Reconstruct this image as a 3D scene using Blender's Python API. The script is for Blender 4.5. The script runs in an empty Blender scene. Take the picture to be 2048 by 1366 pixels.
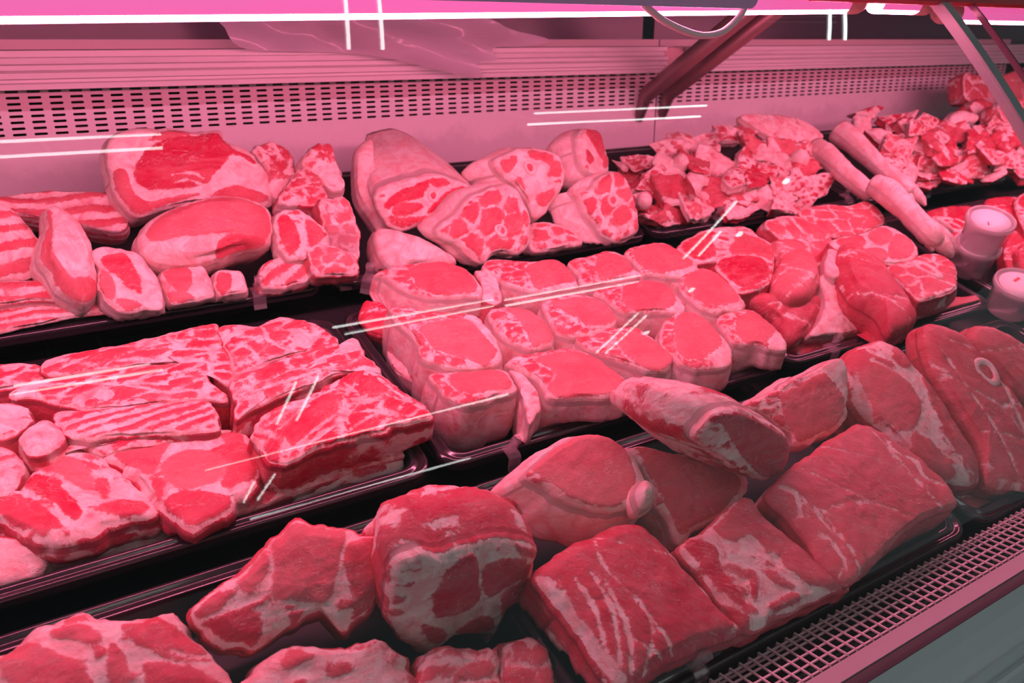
import bpy, bmesh, math, random
import numpy as np
from mathutils import Vector, Matrix

sc = bpy.context.scene
COL = sc.collection
# ------------------------------------------------------------------ camera, world, exposure
FPX = 1660.0
PITCH, YAW = math.radians(20.0), math.radians(32.8)
CAM = np.array([0.0, 0.0, 1.5])
FW = np.array([math.sin(YAW)*math.cos(PITCH), math.cos(YAW)*math.cos(PITCH), -math.sin(PITCH)])
RT = np.array([math.cos(YAW), -math.sin(YAW), 0.0])
UP = np.cross(RT, FW)
cd = bpy.data.cameras.new('camera'); cam = bpy.data.objects.new('camera', cd); COL.objects.link(cam)
cd.sensor_width = 36.0; cd.lens = 36.0*FPX/2048.0; cd.clip_start = 0.01
cam.matrix_world = Matrix((( RT[0], UP[0], -FW[0], CAM[0]), (RT[1], UP[1], -FW[1], CAM[1]), (RT[2], UP[2], -FW[2], CAM[2]), (0,0,0,1)))
cd.dof.use_dof = True; cd.dof.focus_distance = 0.95; cd.dof.aperture_fstop = 8.0
sc.camera = cam
wd = bpy.data.worlds.new('world'); sc.world = wd; wd.use_nodes = True
wd.node_tree.nodes['Background'].inputs[0].default_value = (0.50, 0.64, 0.66, 1)
wd.node_tree.nodes['Background'].inputs[1].default_value = 0.3
sc.view_settings.view_transform = 'Standard'; sc.view_settings.look = 'None'
sc.view_settings.exposure = 0.0; sc.view_settings.gamma = 1.0; sc.view_settings.use_curve_mapping = False
sc.cycles.use_denoising = True
sc.cycles.max_bounces = 8; sc.cycles.transparent_max_bounces = 12
sc.cycles.sample_clamp_indirect = 4.0
TUBE_POWER = 53.0            # radiance of the pink strips
TUBE_RGB = (1.0, 0.20, 0.365)
LAMP_POWER = 11.0             # radiance of the white shop tubes

rnd = random.Random(7)
# ------------------------------------------------------------------ where things stand
TAU = math.radians(17.5); CT, ST = math.cos(TAU), math.sin(TAU)
EX = np.array([1.0, 0, 0]); ES = np.array([0, CT, ST]); EH = np.array([0, -ST, CT])   # deck axes: along, up the slope, off the deck
O0 = np.array([0.0, 0.44, 0.924])          # front rim line of the trays; the rims lie in one sloping plane
FLOOR_H = -0.045
def D(X, s, h): return O0 + EX*X + ES*s + EH*h
def ray(x, y):
    d = FW*FPX + RT*(x-1024.0) + UP*(683.0-y)
    return d/np.linalg.norm(d)
def on_plane(x, y, p0, n):
    d = ray(x, y); return CAM + d*(np.dot(p0-CAM, n)/np.dot(d, n))
def P(x, y, h): return on_plane(x, y, O0 + EH*h, EH)       # a point of the photo at height h above the tray rims
def PY(x, y, Y): return on_plane(x, y, np.array([0, Y, 0.0]), np.array([0, 1.0, 0]))
def PX(x, y, X): return on_plane(x, y, np.array([X, 0, 0.0]), np.array([1.0, 0, 0]))

# ------------------------------------------------------------------ numpy helpers
def vnoise(p, seed=0):
    """value noise in 0..1, p is (n,3)"""
    p = np.asarray(p, float); i = np.floor(p).astype(np.int64); f = p - i
    f = f*f*(3-2*f)
    def hsh(a, b, c):
        n = (a*374761393 + b*668265263 + c*1274126177 + seed*974711) & 0xffffffff
        n = ((n ^ (n >> 13))*1103515245) & 0xffffffff
        n = ((n ^ (n >> 16))*2246822519) & 0xffffffff
        return ((n ^ (n >> 15)) & 0xffffff)/float(0xffffff)
    r = 0
    for dx in (0, 1):
        for dy in (0, 1):
            for dz in (0, 1):
                w = (f[:,0] if dx else 1-f[:,0])*(f[:,1] if dy else 1-f[:,1])*(f[:,2] if dz else 1-f[:,2])
                r = r + w*hsh(i[:,0]+dx, i[:,1]+dy, i[:,2]+dz)
    return r
def fbm(p, seed=0):
    return (vnoise(p, seed)*0.55 + vnoise(np.asarray(p)*2.1+5.3, seed+1)*0.3 + vnoise(np.asarray(p)*4.3+1.7, seed+2)*0.15) - 0.5
def parse(s):
    if isinstance(s, str): return np.array([[float(v) for v in q.split(',')] for q in s.split()])
    return np.array(s, float)
def smooth_closed(pts, n):
    """closed Catmull-Rom through pts, n samples equally spaced"""
    pts = np.asarray(pts, float); m = len(pts); out = []
    t = np.linspace(0, 1, 10, endpoint=False)[:, None]
    for i in range(m):
        a, b, c, d = pts[i-1], pts[i], pts[(i+1) % m], pts[(i+2) % m]
        out.append(0.5*((2*b)+(c-a)*t+(2*a-5*b+4*c-d)*t*t+(3*b-a-3*c+d)*t**3))
    q = np.vstack(out); q = 0.5*q + 0.25*np.roll(q, 1, 0) + 0.25*np.roll(q, -1, 0)
    L = np.r_[0, np.cumsum(np.linalg.norm(np.roll(q, -1, 0)-q, axis=1))]
    s = np.linspace(0, L[-1], n, endpoint=False); qq = np.vstack([q, q[:1]])
    return np.stack([np.interp(s, L, qq[:, k]) for k in range(q.shape[1])], 1)
def poly_closed(pts, n):
    pts = np.asarray(pts, float); q = np.vstack([pts, pts[:1]])
    L = np.r_[0, np.cumsum(np.linalg.norm(q[1:]-q[:-1], axis=1))]; s = np.linspace(0, L[-1], n, endpoint=False)
    return np.stack([np.interp(s, L, q[:, k]) for k in range(q.shape[1])], 1)
def smooth_open(pts, n):
    pts = np.asarray(pts, float); e = np.vstack([2*pts[0]-pts[1], pts, 2*pts[-1]-pts[-2]]); out = []
    t = np.linspace(0, 1, 12, endpoint=False)[:, None]
    for i in range(1, len(e)-2):
        a, b, c, d = e[i-1], e[i], e[i+1], e[i+2]
        out.append(0.5*((2*b)+(c-a)*t+(2*a-5*b+4*c-d)*t*t+(3*b-a-3*c+d)*t**3))
    q = np.vstack(out+[pts[-1:]])
    L = np.r_[0, np.cumsum(np.linalg.norm(q[1:, :3]-q[:-1, :3], axis=1))]
    s = np.linspace(0, L[-1], n)
    return np.stack([np.interp(s, L, q[:, k]) for k in range(q.shape[1])], 1)
def seg_dist(p, poly, closed=True):
    a = poly; b = np.roll(poly, -1, 0)
    if not closed: a, b = poly[:-1], poly[1:]
    d = b-a; L = (d*d).sum(1)+1e-18
    best = np.full(len(p), 1e9)
    for k in range(len(a)):
        t = np.clip(((p-a[k])@d[k])/L[k], 0, 1)
        best = np.minimum(best, np.linalg.norm(p-(a[k]+t[:, None]*d[k]), axis=1))
    return best
def inside(p, poly):
    r = np.zeros(len(p), bool); x, y = p[:,0], p[:,1]
    for k in range(len(poly)):
        (x1, y1), (x2, y2) = poly[k-1], poly[k]
        c = ((y1 > y) != (y2 > y))
        r ^= c & (x < (x2-x1)*(y-y1)/((y2-y1) if y2 != y1 else 1e-12)+x1)
    return r
def sdf(p, poly):
    d = seg_dist(p, poly); return np.where(inside(p, poly), d, -d)

# ------------------------------------------------------------------ object helpers
def link(o, parent=None):
    COL.objects.link(o)
    if parent is not None: o.parent = parent; o.matrix_parent_inverse = parent.matrix_world.inverted()
    return o
def tag(o, label, cat, group=None, kind=None):
    if label: o['label'] = label
    if cat: o['category'] = cat
    if group: o['group'] = group
    if kind: o['kind'] = kind
    return o
def thing(name, label, cat, loc, group=None):
    o = bpy.data.objects.new(name, None); o.empty_display_size = 0.02
    o.location = Vector(loc); o.matrix_world = Matrix.Translation(Vector(loc)); COL.objects.link(o)
    return tag(o, label, cat, group)
def mesh(name, v, f, m, parent=None, smooth=True, attrs=None):
    """one mesh object; its origin is put at its own centre"""
    v = np.asarray(v, float); c = (v.min(0)+v.max(0))/2
    me = bpy.data.meshes.new(name); me.from_pydata((v-c).tolist(), [], f)
    if attrs:
        for k, a in attrs.items():
            a = np.asarray(a, np.float32)
            if a.ndim == 2:
                at = me.attributes.new(k, 'FLOAT_VECTOR', 'POINT'); at.data.foreach_set('vector', a.ravel())
            else:
                at = me.attributes.new(k, 'FLOAT', 'POINT'); at.data.foreach_set('value', a)
    if m: me.materials.append(m)
    bb = bmesh.new(); bb.from_mesh(me); bmesh.ops.recalc_face_normals(bb, faces=bb.faces[:]); bb.to_mesh(me); bb.free()
    me.polygons.foreach_set('use_smooth', [smooth]*len(me.polygons)); me.update()
    o = bpy.data.objects.new(name, me); o.location = Vector(c); o.matrix_world = Matrix.Translation(Vector(c))
    COL.objects.link(o)
    if parent is not None: o.parent = parent; o.matrix_parent_inverse = parent.matrix_world.inverted()
    return o
class MB:
    """collects shapes for one mesh"""
    def __init__(s): s.v = []; s.f = []
    def add(s, v, f):
        b = len(s.v); s.v += [tuple(map(float, q)) for q in v]; s.f += [tuple(i+b for i in q) for q in f]; return s
    def box(s, a, b):
        (x0, y0, z0), (x1, y1, z1) = a, b
        return s.add([(x0,y0,z0),(x1,y0,z0),(x1,y1,z0),(x0,y1,z0),(x0,y0,z1),(x1,y0,z1),(x1,y1,z1),(x0,y1,z1)],
                     [(3,2,1,0),(4,5,6,7),(0,1,5,4),(1,2,6,5),(2,3,7,6),(3,0,4,7)])
    def obox(s, c, ax, ay, az):
        """box round c with half-axis vectors"""
        c, ax, ay, az = map(lambda q: np.asarray(q, float), (c, ax, ay, az))
        V = [c+i*ax+j*ay+k*az for k in (-1, 1) for (i, j) in ((-1,-1),(1,-1),(1,1),(-1,1))]
        return s.add(V, [(3,2,1,0),(4,5,6,7),(0,1,5,4),(1,2,6,5),(2,3,7,6),(3,0,4,7)])
    def rings(s, R, cap=True, closed=True):
        """skin a list of equal rings"""
        n = len(R[0]); V = [q for r in R for q in r]; F = []
        for k in range(len(R)-1):
            for i in range(n if closed else n-1):
                j = (i+1) % n; F.append((k*n+i, k*n+j, (k+1)*n+j, (k+1)*n+i))
        if cap: F.append(tuple(range(n))[::-1]); F.append(tuple((len(R)-1)*n+i for i in range(n)))
        return s.add(V, F)
    def tube(s, path, r, n=14, cap=True):
        path = np.asarray(path, float); m = len(path); r = np.broadcast_to(np.asarray(r, float), (m,))
        t = np.gradient(path, axis=0); t /= np.linalg.norm(t, axis=1)[:, None]+1e-12
        a = np.cross(t[0], [0, 0, 1.0]);
        if np.linalg.norm(a) < 1e-3: a = np.cross(t[0], [0, 1.0, 0])
        a /= np.linalg.norm(a); R = []
        for k in range(m):
            a = a-t[k]*np.dot(a, t[k]); a /= np.linalg.norm(a); b = np.cross(t[k], a)
            R.append([path[k]+r[k]*(math.cos(q)*a+math.sin(q)*b) for q in np.linspace(0, 2*math.pi, n, endpoint=False)])
        return s.rings(R, cap)
    def prism(s, prof, x0, x1):
        """profile of (Y,Z) points extruded along X"""
        return s.rings([[(x, y, z) for (y, z) in prof] for x in (x0, x1)])
    def build(s, name, m, parent=None, smooth=False):
        return mesh(name, s.v, s.f, m, parent, smooth)

# ------------------------------------------------------------------ materials
def newmat(name):
    m = bpy.data.materials.new(name); m.use_nodes = True; nt = m.node_tree
    return m, nt, nt.nodes['Principled BSDF']
def N(nt, t, **kw):
    n = nt.nodes.new(t)
    for k, v in kw.items():
        if k.startswith('i_'):
            key = k[2:]; key = int(key) if key.isdigit() else key
            n.inputs[key].default_value = v
        else: setattr(n, k, v)
    return n
def mth(nt, op, a, b=None, clamp=False):
    n = nt.nodes.new('ShaderNodeMath'); n.operation = op; n.use_clamp = clamp
    for i, q in enumerate((a, b)):
        if q is None: continue
        if isinstance(q, (int, float)): n.inputs[i].default_value = q
        else: nt.links.new(q, n.inputs[i])
    return n.outputs[0]
def mixc(nt, f, a, b):
    n = nt.nodes.new('ShaderNodeMix'); n.data_type = 'RGBA'
    for i, q in ((0, f), (6, a), (7, b)):
        if isinstance(q, (int, float)): n.inputs[i].default_value = q
        elif isinstance(q, tuple): n.inputs[i].default_value = q if len(q) == 4 else (*q, 1)
        else: nt.links.new(q, n.inputs[i])
    return n.outputs[2]
def sstep(nt, x, lo, hi):
    n = nt.nodes.new('ShaderNodeMapRange'); n.interpolation_type = 'SMOOTHSTEP'
    nt.links.new(x, n.inputs[0]); n.inputs[1].default_value = lo; n.inputs[2].default_value = hi
    return n.outputs[0]
def noise(nt, vec, scale, detail=3, rough=0.55, dist=0.0):
    n = nt.nodes.new('ShaderNodeTexNoise'); n.inputs['Scale'].default_value = scale; n.inputs['Detail'].default_value = detail
    n.inputs['Roughness'].default_value = rough; n.inputs['Distortion'].default_value = dist
    if vec is not None: nt.links.new(vec, n.inputs['Vector'])
    return n.outputs[0]
def plain(name, rgb, rough=0.5, metal=0.0, spec=0.5, var=0.0, scale=30, emit=None, power=0, coat=0.0):
    m, nt, b = newmat(name)
    b.inputs['Base Color'].default_value = (*rgb, 1); b.inputs['Roughness'].default_value = rough
    b.inputs['Metallic'].default_value = metal; b.inputs['Specular IOR Level'].default_value = spec
    b.inputs['Coat Weight'].default_value = coat
    if var:
        tc = N(nt, 'ShaderNodeTexCoord'); q = noise(nt, tc.outputs['Object'], scale, 4)
        nt.links.new(mixc(nt, q, tuple(c*(1-var) for c in rgb), tuple(min(1, c*(1+var)) for c in rgb)), b.inputs['Base Color'])
        nt.links.new(mth(nt, 'ADD', mth(nt, 'MULTIPLY', q, 0.25), rough-0.12, True), b.inputs['Roughness'])
    if emit: b.inputs['Emission Color'].default_value = (*emit, 1); b.inputs['Emission Strength'].default_value = power
    return m
def meat_material():
    m, nt, b = newmat('raw_meat'); L = nt.links
    at = lambda k: N(nt, 'ShaderNodeAttribute', attribute_name=k)
    A = at('m').outputs['Fac']; T = at('tone').outputs['Fac']; V = at('loc').outputs['Vector']; B = at('blood').outputs['Fac']
    n1 = noise(nt, V, 62, 5, 0.62, 0.8); n2 = noise(nt, V, 260, 3, 0.6, 0.3)
    ed = mth(nt, 'ADD', A, mth(nt, 'MULTIPLY', mth(nt, 'SUBTRACT', n1, 0.5), 0.011))
    ed = mth(nt, 'ADD', ed, mth(nt, 'MULTIPLY', mth(nt, 'SUBTRACT', n2, 0.5), 0.0026))
    lean = sstep(nt, ed, -0.0010, 0.0012)
    # veins of fat in the lean: ridged noise at two sizes, drawn out along the grain
    mp = N(nt, 'ShaderNodeMapping'); L.new(V, mp.inputs[0]); mp.inputs['Scale'].default_value = (1.0, 2.6, 1.6)
    G = mp.outputs[0]
    def ridge(sc_, wd_, dist, lo, hi, msc):
        q = noise(nt, G, sc_, 4, 0.6, dist)
        r = sstep(nt, mth(nt, 'ABSOLUTE', mth(nt, 'SUBTRACT', q, 0.5)), wd_, 0.0)
        return mth(nt, 'MULTIPLY', r, sstep(nt, noise(nt, G, msc, 2, 0.5, 0.4), lo, hi))
    v1 = ridge(26, 0.020, 1.4, 0.42, 0.60, 13); v2 = ridge(62, 0.022, 1.0, 0.46, 0.62, 24)
    vein = mth(nt, 'MAXIMUM', v1, mth(nt, 'MULTIPLY', v2, 0.7))
    vein = mth(nt, 'MULTIPLY', vein, mth(nt, 'ADD', 0.22, mth(nt, 'MULTIPLY', T, 0.42)))
    var = mth(nt, 'ADD', mth(nt, 'MULTIPLY', mth(nt, 'SUBTRACT', noise(nt, V, 20, 5, 0.62, 0.8), 0.5), 0.95), mth(nt, 'MULTIPLY', mth(nt, 'SUBTRACT', noise(nt, G, 110, 3, 0.6, 0.2), 0.5), 0.35))
    tt = mth(nt, 'ADD', T, var, True)
    lc = mixc(nt, tt, (0.77, 0.29, 0.30), (0.57, 0.006, 0.060))
    # the lean pales a little towards the seams
    lc = mixc(nt, mth(nt, 'MULTIPLY', sstep(nt, ed, 0.0040, 0.0), 0.16), lc, (0.84, 0.30, 0.32))
    lc = mixc(nt, vein, lc, (0.93, 0.66, 0.62))
    mem = mth(nt, 'MULTIPLY', sstep(nt, noise(nt, G, 11, 5, 0.6, 1.3), 0.48, 0.74), 0.32)
    lc = mixc(nt, mth(nt, 'MULTIPLY', mem, mth(nt, 'ADD', 0.35, mth(nt, 'MULTIPLY', T, 0.65))), lc, (0.86, 0.36, 0.37))
    fz = noise(nt, V, 42, 5, 0.66, 0.9)
    fc = mixc(nt, sstep(nt, fz, 0.36, 0.66), (0.95, 0.88, 0.82), (0.90, 0.54, 0.53))
    blood = sstep(nt, noise(nt, V, 27, 5, 0.62, 1.2), 0.52, 0.72)
    fc = mixc(nt, mth(nt, 'MULTIPLY', mth(nt, 'MULTIPLY', blood, 0.80), B), fc, (0.66, 0.05, 0.11))
    fv = ridge(48, 0.03, 1.2, 0.45, 0.6, 20)
    fc = mixc(nt, mth(nt, 'MULTIPLY', mth(nt, 'MULTIPLY', fv, 0.5), B), fc, (0.74, 0.14, 0.19))
    L.new(mixc(nt, lean, fc, lc), b.inputs['Base Color'])
    rr = mth(nt, 'ADD', 0.26, mth(nt, 'MULTIPLY', n1, 0.32)); L.new(rr, b.inputs['Roughness'])
    b.inputs['Specular IOR Level'].default_value = 0.32
    bp = N(nt, 'ShaderNodeBump'); bp.inputs['Strength'].default_value = 0.75; bp.inputs['Distance'].default_value = 0.0018
    hh = mth(nt, 'ADD', mth(nt, 'MULTIPLY', lean, 0.30), mth(nt, 'ADD', mth(nt, 'MULTIPLY', n1, 1.1), mth(nt, 'MULTIPLY', n2, 0.45)))
    hh = mth(nt, 'SUBTRACT', hh, mth(nt, 'MULTIPLY', vein, 0.4))
    L.new(hh, bp.inputs['Height']); L.new(bp.outputs[0], b.inputs['Normal'])
    return m
def glass_material(name, tint=(1, 1, 1), rough=0.0, ior=1.5, film=0.0, filmrgb=(0.9, 0.9, 0.95), gain=1.0, outer=False):
    """clear sheet: straight-through light plus Fresnel reflection (and a little cloudiness)"""
    m = bpy.data.materials.new(name); m.use_nodes = True; nt = m.node_tree; nt.nodes.clear(); L = nt.links
    out = N(nt, 'ShaderNodeOutputMaterial'); tr = N(nt, 'ShaderNodeBsdfTransparent'); tr.inputs[0].default_value = (*tint, 1)
    gl = N(nt, 'ShaderNodeBsdfGlossy'); gl.inputs['Roughness'].default_value = rough; gl.inputs['Color'].default_value = (1, 1, 1, 1)
    geo = N(nt, 'ShaderNodeNewGeometry'); fr = N(nt, 'ShaderNodeFresnel')
    io = N(nt, 'ShaderNodeMix'); io.data_type = 'FLOAT'; io.inputs[2].default_value = ior; io.inputs[3].default_value = 1/ior
    L.new(geo.outputs['Backfacing'], io.inputs[0]); L.new(io.outputs[0], fr.inputs['IOR'])
    base = tr
    if film:
        df = N(nt, 'ShaderNodeBsdfDiffuse'); df.inputs[0].default_value = (*filmrgb, 1)
        tl = N(nt, 'ShaderNodeBsdfTranslucent'); tl.inputs[0].default_value = (*filmrgb, 1)
        ms = N(nt, 'ShaderNodeMixShader'); ms.inputs[0].default_value = 0.5; L.new(df.outputs[0], ms.inputs[1]); L.new(tl.outputs[0], ms.inputs[2])
        m2 = N(nt, 'ShaderNodeMixShader'); m2.inputs[0].default_value = film; L.new(tr.outputs[0], m2.inputs[1]); L.new(ms.outputs[0], m2.inputs[2]); base = m2
    k = mth(nt, 'MULTIPLY', fr.outputs[0], gain, True)
    if outer: k = mth(nt, 'MULTIPLY', k, mth(nt, 'SUBTRACT', 1.0, geo.outputs['Backfacing']))
    mx = N(nt, 'ShaderNodeMixShader'); L.new(k, mx.inputs[0])
    L.new(base.outputs[0], mx.inputs[1]); L.new(gl.outputs[0], mx.inputs[2]); L.new(mx.outputs[0], out.inputs[0])
    return m
def emitter(name, rgb, power):
    m = bpy.data.materials.new(name); m.use_nodes = True; nt = m.node_tree; nt.nodes.clear()
    out = N(nt, 'ShaderNodeOutputMaterial'); e = N(nt, 'ShaderNodeEmission'); e.inputs[0].default_value = (*rgb, 1); e.inputs[1].default_value = power
    nt.links.new(e.outputs[0], out.inputs[0]); return m
def panel_steel():
    """brushed sheet, lighter along the lower rows and darker above"""
    m, nt, b = newmat('steel_panel_sheet'); L = nt.links
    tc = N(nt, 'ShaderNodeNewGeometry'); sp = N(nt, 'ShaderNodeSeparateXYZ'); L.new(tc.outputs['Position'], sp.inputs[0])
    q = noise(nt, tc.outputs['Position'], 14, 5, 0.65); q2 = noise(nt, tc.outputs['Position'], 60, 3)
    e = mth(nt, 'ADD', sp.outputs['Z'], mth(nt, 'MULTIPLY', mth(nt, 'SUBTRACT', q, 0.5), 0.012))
    upper_rows = sstep(nt, e, 1.392, 1.395)
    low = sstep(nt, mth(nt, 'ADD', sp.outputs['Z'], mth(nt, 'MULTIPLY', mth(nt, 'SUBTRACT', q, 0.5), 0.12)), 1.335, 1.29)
    c = mixc(nt, upper_rows, (0.92, 0.93, 0.94), (0.68, 0.50, 0.54))  # upper rows darker, lower rows lighter, with an uneven edge between
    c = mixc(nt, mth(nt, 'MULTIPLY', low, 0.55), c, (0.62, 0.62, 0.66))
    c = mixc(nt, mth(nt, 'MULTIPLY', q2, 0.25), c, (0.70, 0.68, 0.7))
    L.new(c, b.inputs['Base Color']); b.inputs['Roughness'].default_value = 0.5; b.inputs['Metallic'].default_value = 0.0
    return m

MEAT = meat_material()
STEEL = plain('brushed_aluminium', (0.74, 0.72, 0.73), 0.42, 0.1, var=0.08, scale=20)
PANELM = panel_steel()
BASIN = plain('black_plastic_basin', (0.014, 0.012, 0.015), 0.5, spec=0.25)
BLACK = plain('black_plastic', (0.022, 0.018, 0.024), 0.16, spec=0.7, coat=0.3)
DECKM = plain('dark_deck', (0.02, 0.02, 0.022), 0.5)
DARK = plain('dark_cavity', (0.03, 0.012, 0.018), 0.8)
WIRE = plain('white_coated_wire', (0.80, 0.74, 0.74), 0.45)
RAILM = plain('painted_rail', (0.50, 0.49, 0.50), 0.45, var=0.06)
GREY = plain('grey_front_panel', (0.80, 0.84, 0.83), 0.5, var=0.05, scale=8)
SEAL = plain('dark_seal', (0.05, 0.05, 0.055), 0.6)
BRONZE = plain('bronze_metal', (0.33, 0.20, 0.21), 0.38, 0.55, var=0.12, scale=40)
REDM = plain('red_canopy_trim', (0.62, 0.015, 0.03), 0.35)
CANOPY = plain('canopy_grey', (0.25, 0.24, 0.26), 0.6)
SIGN = plain('lilac_acrylic', (0.62, 0.50, 0.85), 0.3)
GLASS = glass_material('front_glass', gain=1.25, outer=True)
CLEAR = glass_material('clear_plastic', (0.93, 0.9, 0.92), 0.08, 1.45, film=0.16, filmrgb=(0.95, 0.9, 0.92), gain=1.6)
FILM = glass_material('plastic_film', (0.9, 0.88, 0.93), 0.15, 1.4, film=0.85, filmrgb=(0.92, 0.88, 0.98))
TUBM = glass_material('frosted_tub', (0.9, 0.86, 0.88), 0.2, 1.45, film=0.58, filmrgb=(0.97, 0.95, 0.94))
LEDBODY = plain('pink_tube', (0.6, 0.2, 0.4), 0.3, emit=(1.0, 0.15, 0.50), power=0.85)
LEDSTRIP = emitter('led_strip', TUBE_RGB, TUBE_POWER)
CAPM = plain('tube_cap', (0.85, 0.62, 0.58), 0.4)
WHITE = plain('white_plastic', (0.86, 0.84, 0.85), 0.4)
LAMP = emitter('shop_tube', (0.93, 1.0, 0.98), LAMP_POWER)
PAPER = plain('white_label', (0.93, 0.92, 0.93), 0.6)
LILAC = plain('lilac_label', (0.78, 0.62, 0.82), 0.6)
INK = plain('label_ink', (0.22, 0.12, 0.28), 0.6)
REDINK = plain('red_ink', (0.8, 0.03, 0.05), 0.5)
# ------------------------------------------------------------------ the shop round the counter
XL, XR = -0.75, 3.6
tag(MB().box((-4, -4, -0.05), (7, 4, 0.0)).build('floor', plain('shop_floor', (0.35, 0.35, 0.34), 0.5, var=0.1, scale=3)), None, None, kind='structure')
tag(MB().box((-4, -4, 3.2), (7, 4, 3.3)).build('ceiling', plain('shop_ceiling', (0.42, 0.42, 0.43), 0.8)), None, None, kind='structure')
tag(MB().box((-4, 3.2, 0.0), (7, 3.3, 3.2)).build('wall_back', plain('shop_back_wall', (0.10, 0.085, 0.10), 0.7, var=0.1, scale=2)), None, None, kind='structure')

# ------------------------------------------------------------------ the refrigerated counter
counter = thing('display_counter', 'long glass-fronted refrigerated meat counter with pink lit interior', 'display counter', (1.4, 0.9, 0.0))
JX = 1.41
def perforated(x0, x1, z0, z1, y, pitch, rowsz, name):
    """sheet with rows of real slots; rows are at the heights rowsz"""
    b = MB(); hl, hh = 0.0098, 0.0020; ph = abs(rowsz[1]-rowsz[0]); n = int(round((x1-x0)/pitch)); pw = (x1-x0)/n
    ang = []
    ca = math.atan2(ph/2, pw/2)
    for q in (0, ca, math.pi/2, math.pi-ca, math.pi, math.pi+ca, 1.5*math.pi, 2*math.pi-ca): ang.append(q)
    ov = []; oc = []
    for q in ang:
        c, s = math.cos(q), math.sin(q); t = min((pw/2)/abs(c) if abs(c) > 1e-9 else 9, (ph/2)/abs(s) if abs(s) > 1e-9 else 9)
        oc.append((c*t, s*t))
    # slot outline: straight sides, round ends
    ov = [(hl, 0), (hl-hh*0.6, hh), (0, hh), (-hl+hh*0.6, hh), (-hl, 0), (-hl+hh*0.6, -hh), (0, -hh), (hl-hh*0.6, -hh)]
    for i in range(n):
        cx = x0+(i+0.5)*pw
        for z in rowsz:
            o = [(cx+a, y, z+c) for a, c in oc]; m_ = [(cx+a, y, z+c) for a, c in ov]; k = [(cx+a, y+0.0025, z+c) for a, c in ov]
            b.rings([o, m_, k], cap=False)
    zt, zb = max(rowsz)+ph/2, min(rowsz)-ph/2
    b.add([(x0, y, zt), (x1, y, zt), (x1, y, z1), (x0, y, z1)], [(0, 1, 2, 3)])
    b.add([(x0, y, z0), (x1, y, z0), (x1, y, zb), (x0, y, zb)], [(0, 1, 2, 3)])
    b.add([(x0, y, z0), (x1, y, z0), (x1, y-0.012, z0-0.15), (x0, y-0.012, z0-0.15)], [(0, 3, 2, 1)])
    return b.build(name, PANELM, counter)
PYB = 1.55
rowsz = [1.5-(0.0915*PYB)+0.0093*k for k in range(8)]
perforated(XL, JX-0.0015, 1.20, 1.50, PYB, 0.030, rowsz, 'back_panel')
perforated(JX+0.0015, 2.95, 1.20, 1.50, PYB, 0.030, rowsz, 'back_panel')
MB().box((XL, PYB+0.05, 1.0), (XR, PYB+0.06, 1.42)).box((XL, PYB+0.004, 0.9), (XR, PYB+0.05, 1.06)).build('duct', DARK, counter)
MB().box((JX-0.004, PYB+0.0008, 1.05), (JX+0.004, PYB+0.003, 1.44)).build('seam_strip', SEAL, counter)
# back sill: ridged aluminium door track
zs = 1.432
prof = [(1.548, zs-0.004), (1.500, zs-0.004), (1.500, zs+0.004), (1.506, zs+0.006), (1.506, zs+0.010), (1.496, zs+0.012), (1.496, zs+0.020), (1.501, zs+0.022),
        (1.496, zs+0.024), (1.496, zs+0.031), (1.508, zs+0.033), (1.510, zs+0.041), (1.500, zs+0.043), (1.500, zs+0.052), (1.512, zs+0.0535), (1.58, zs+0.0535), (1.58, zs-0.004)]
MB().prism(prof, XL, JX-0.02).build('back_sill', STEEL, counter)
MB().prism(prof, JX+0.05, XR).build('back_sill', STEEL, counter)
MB().box((JX-0.02, 1.515, zs-0.002), (JX+0.05, 1.58, zs+0.050)).build('sill_joint', BRONZE, counter)
MB().box((XL, 1.60, zs+0.0), (JX-0.01, 1.606, 1.85)).build('sliding_door', plain('dark_tinted_door', (0.075, 0.05, 0.075), 0.28), counter)
MB().box((JX+0.04, 1.615, zs+0.0), (XR, 1.621, 1.85)).build('sliding_door', plain('dark_tinted_door_far', (0.07, 0.045, 0.07), 0.28), counter)
# slanting tray deck
b = MB(); q = [D(x, s, h) for h in (-0.058, -0.075) for (x, s) in ((XL, -0.02), (XR, -0.02), (XR, 1.16), (XL, 1.16))]
b.add(q, [(3, 2, 1, 0), (4, 5, 6, 7), (0, 1, 5, 4), (1, 2, 6, 5), (2, 3, 7, 6), (3, 0, 4, 7)]).build('deck', DECKM, counter)
# supports of the canopy at the module joint
def bracket(p0, p1, r):
    p0, p1 = np.array(p0), np.array(p1); t = (p1-p0)/np.linalg.norm(p1-p0); a = EX; c = np.cross(a, t)
    R = []
    for k in (0, 1):
        R.append([(p0, p1)[k]+r*(1.0*math.cos(q)*a+1.25*math.sin(q)*c) for q in np.linspace(0, 2*math.pi, 16, endpoint=False)])
    foot = [q+np.array([0, 0.035, -0.045]) for q in R[0]]
    foot = [p0+(q-p0)*0.75+np.array([0, 0.020, -0.050]) for q in R[0]]
    return MB().rings([foot, R[0], R[1]])
for (pa, pb, X) in (((1292, 190), (1500, 18), JX-0.045), ((1338, 186), (1548, 22), JX+0.030)):
    A = PY(pa[0], pa[1], 1.528); Bp = PX(pb[0], pb[1], A[0]); Bp = A+(Bp-A)*1.35
    bracket(A, Bp, 0.0155).build('bracket', BRONZE, counter, True)
# canopy over the glass
zc = lambda r, y: 1.5+r*y
MB().box((XL, 0.752, 1.584), (XR, 1.36, 1.66)).build('canopy', CANOPY, counter)
MB().prism([(0.738, 1.5455), (0.750, 1.5455), (0.750, 1.64), (0.728, 1.64), (0.731, 1.55)], 0.93, XR).build('canopy_trim', REDM, counter)
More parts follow.
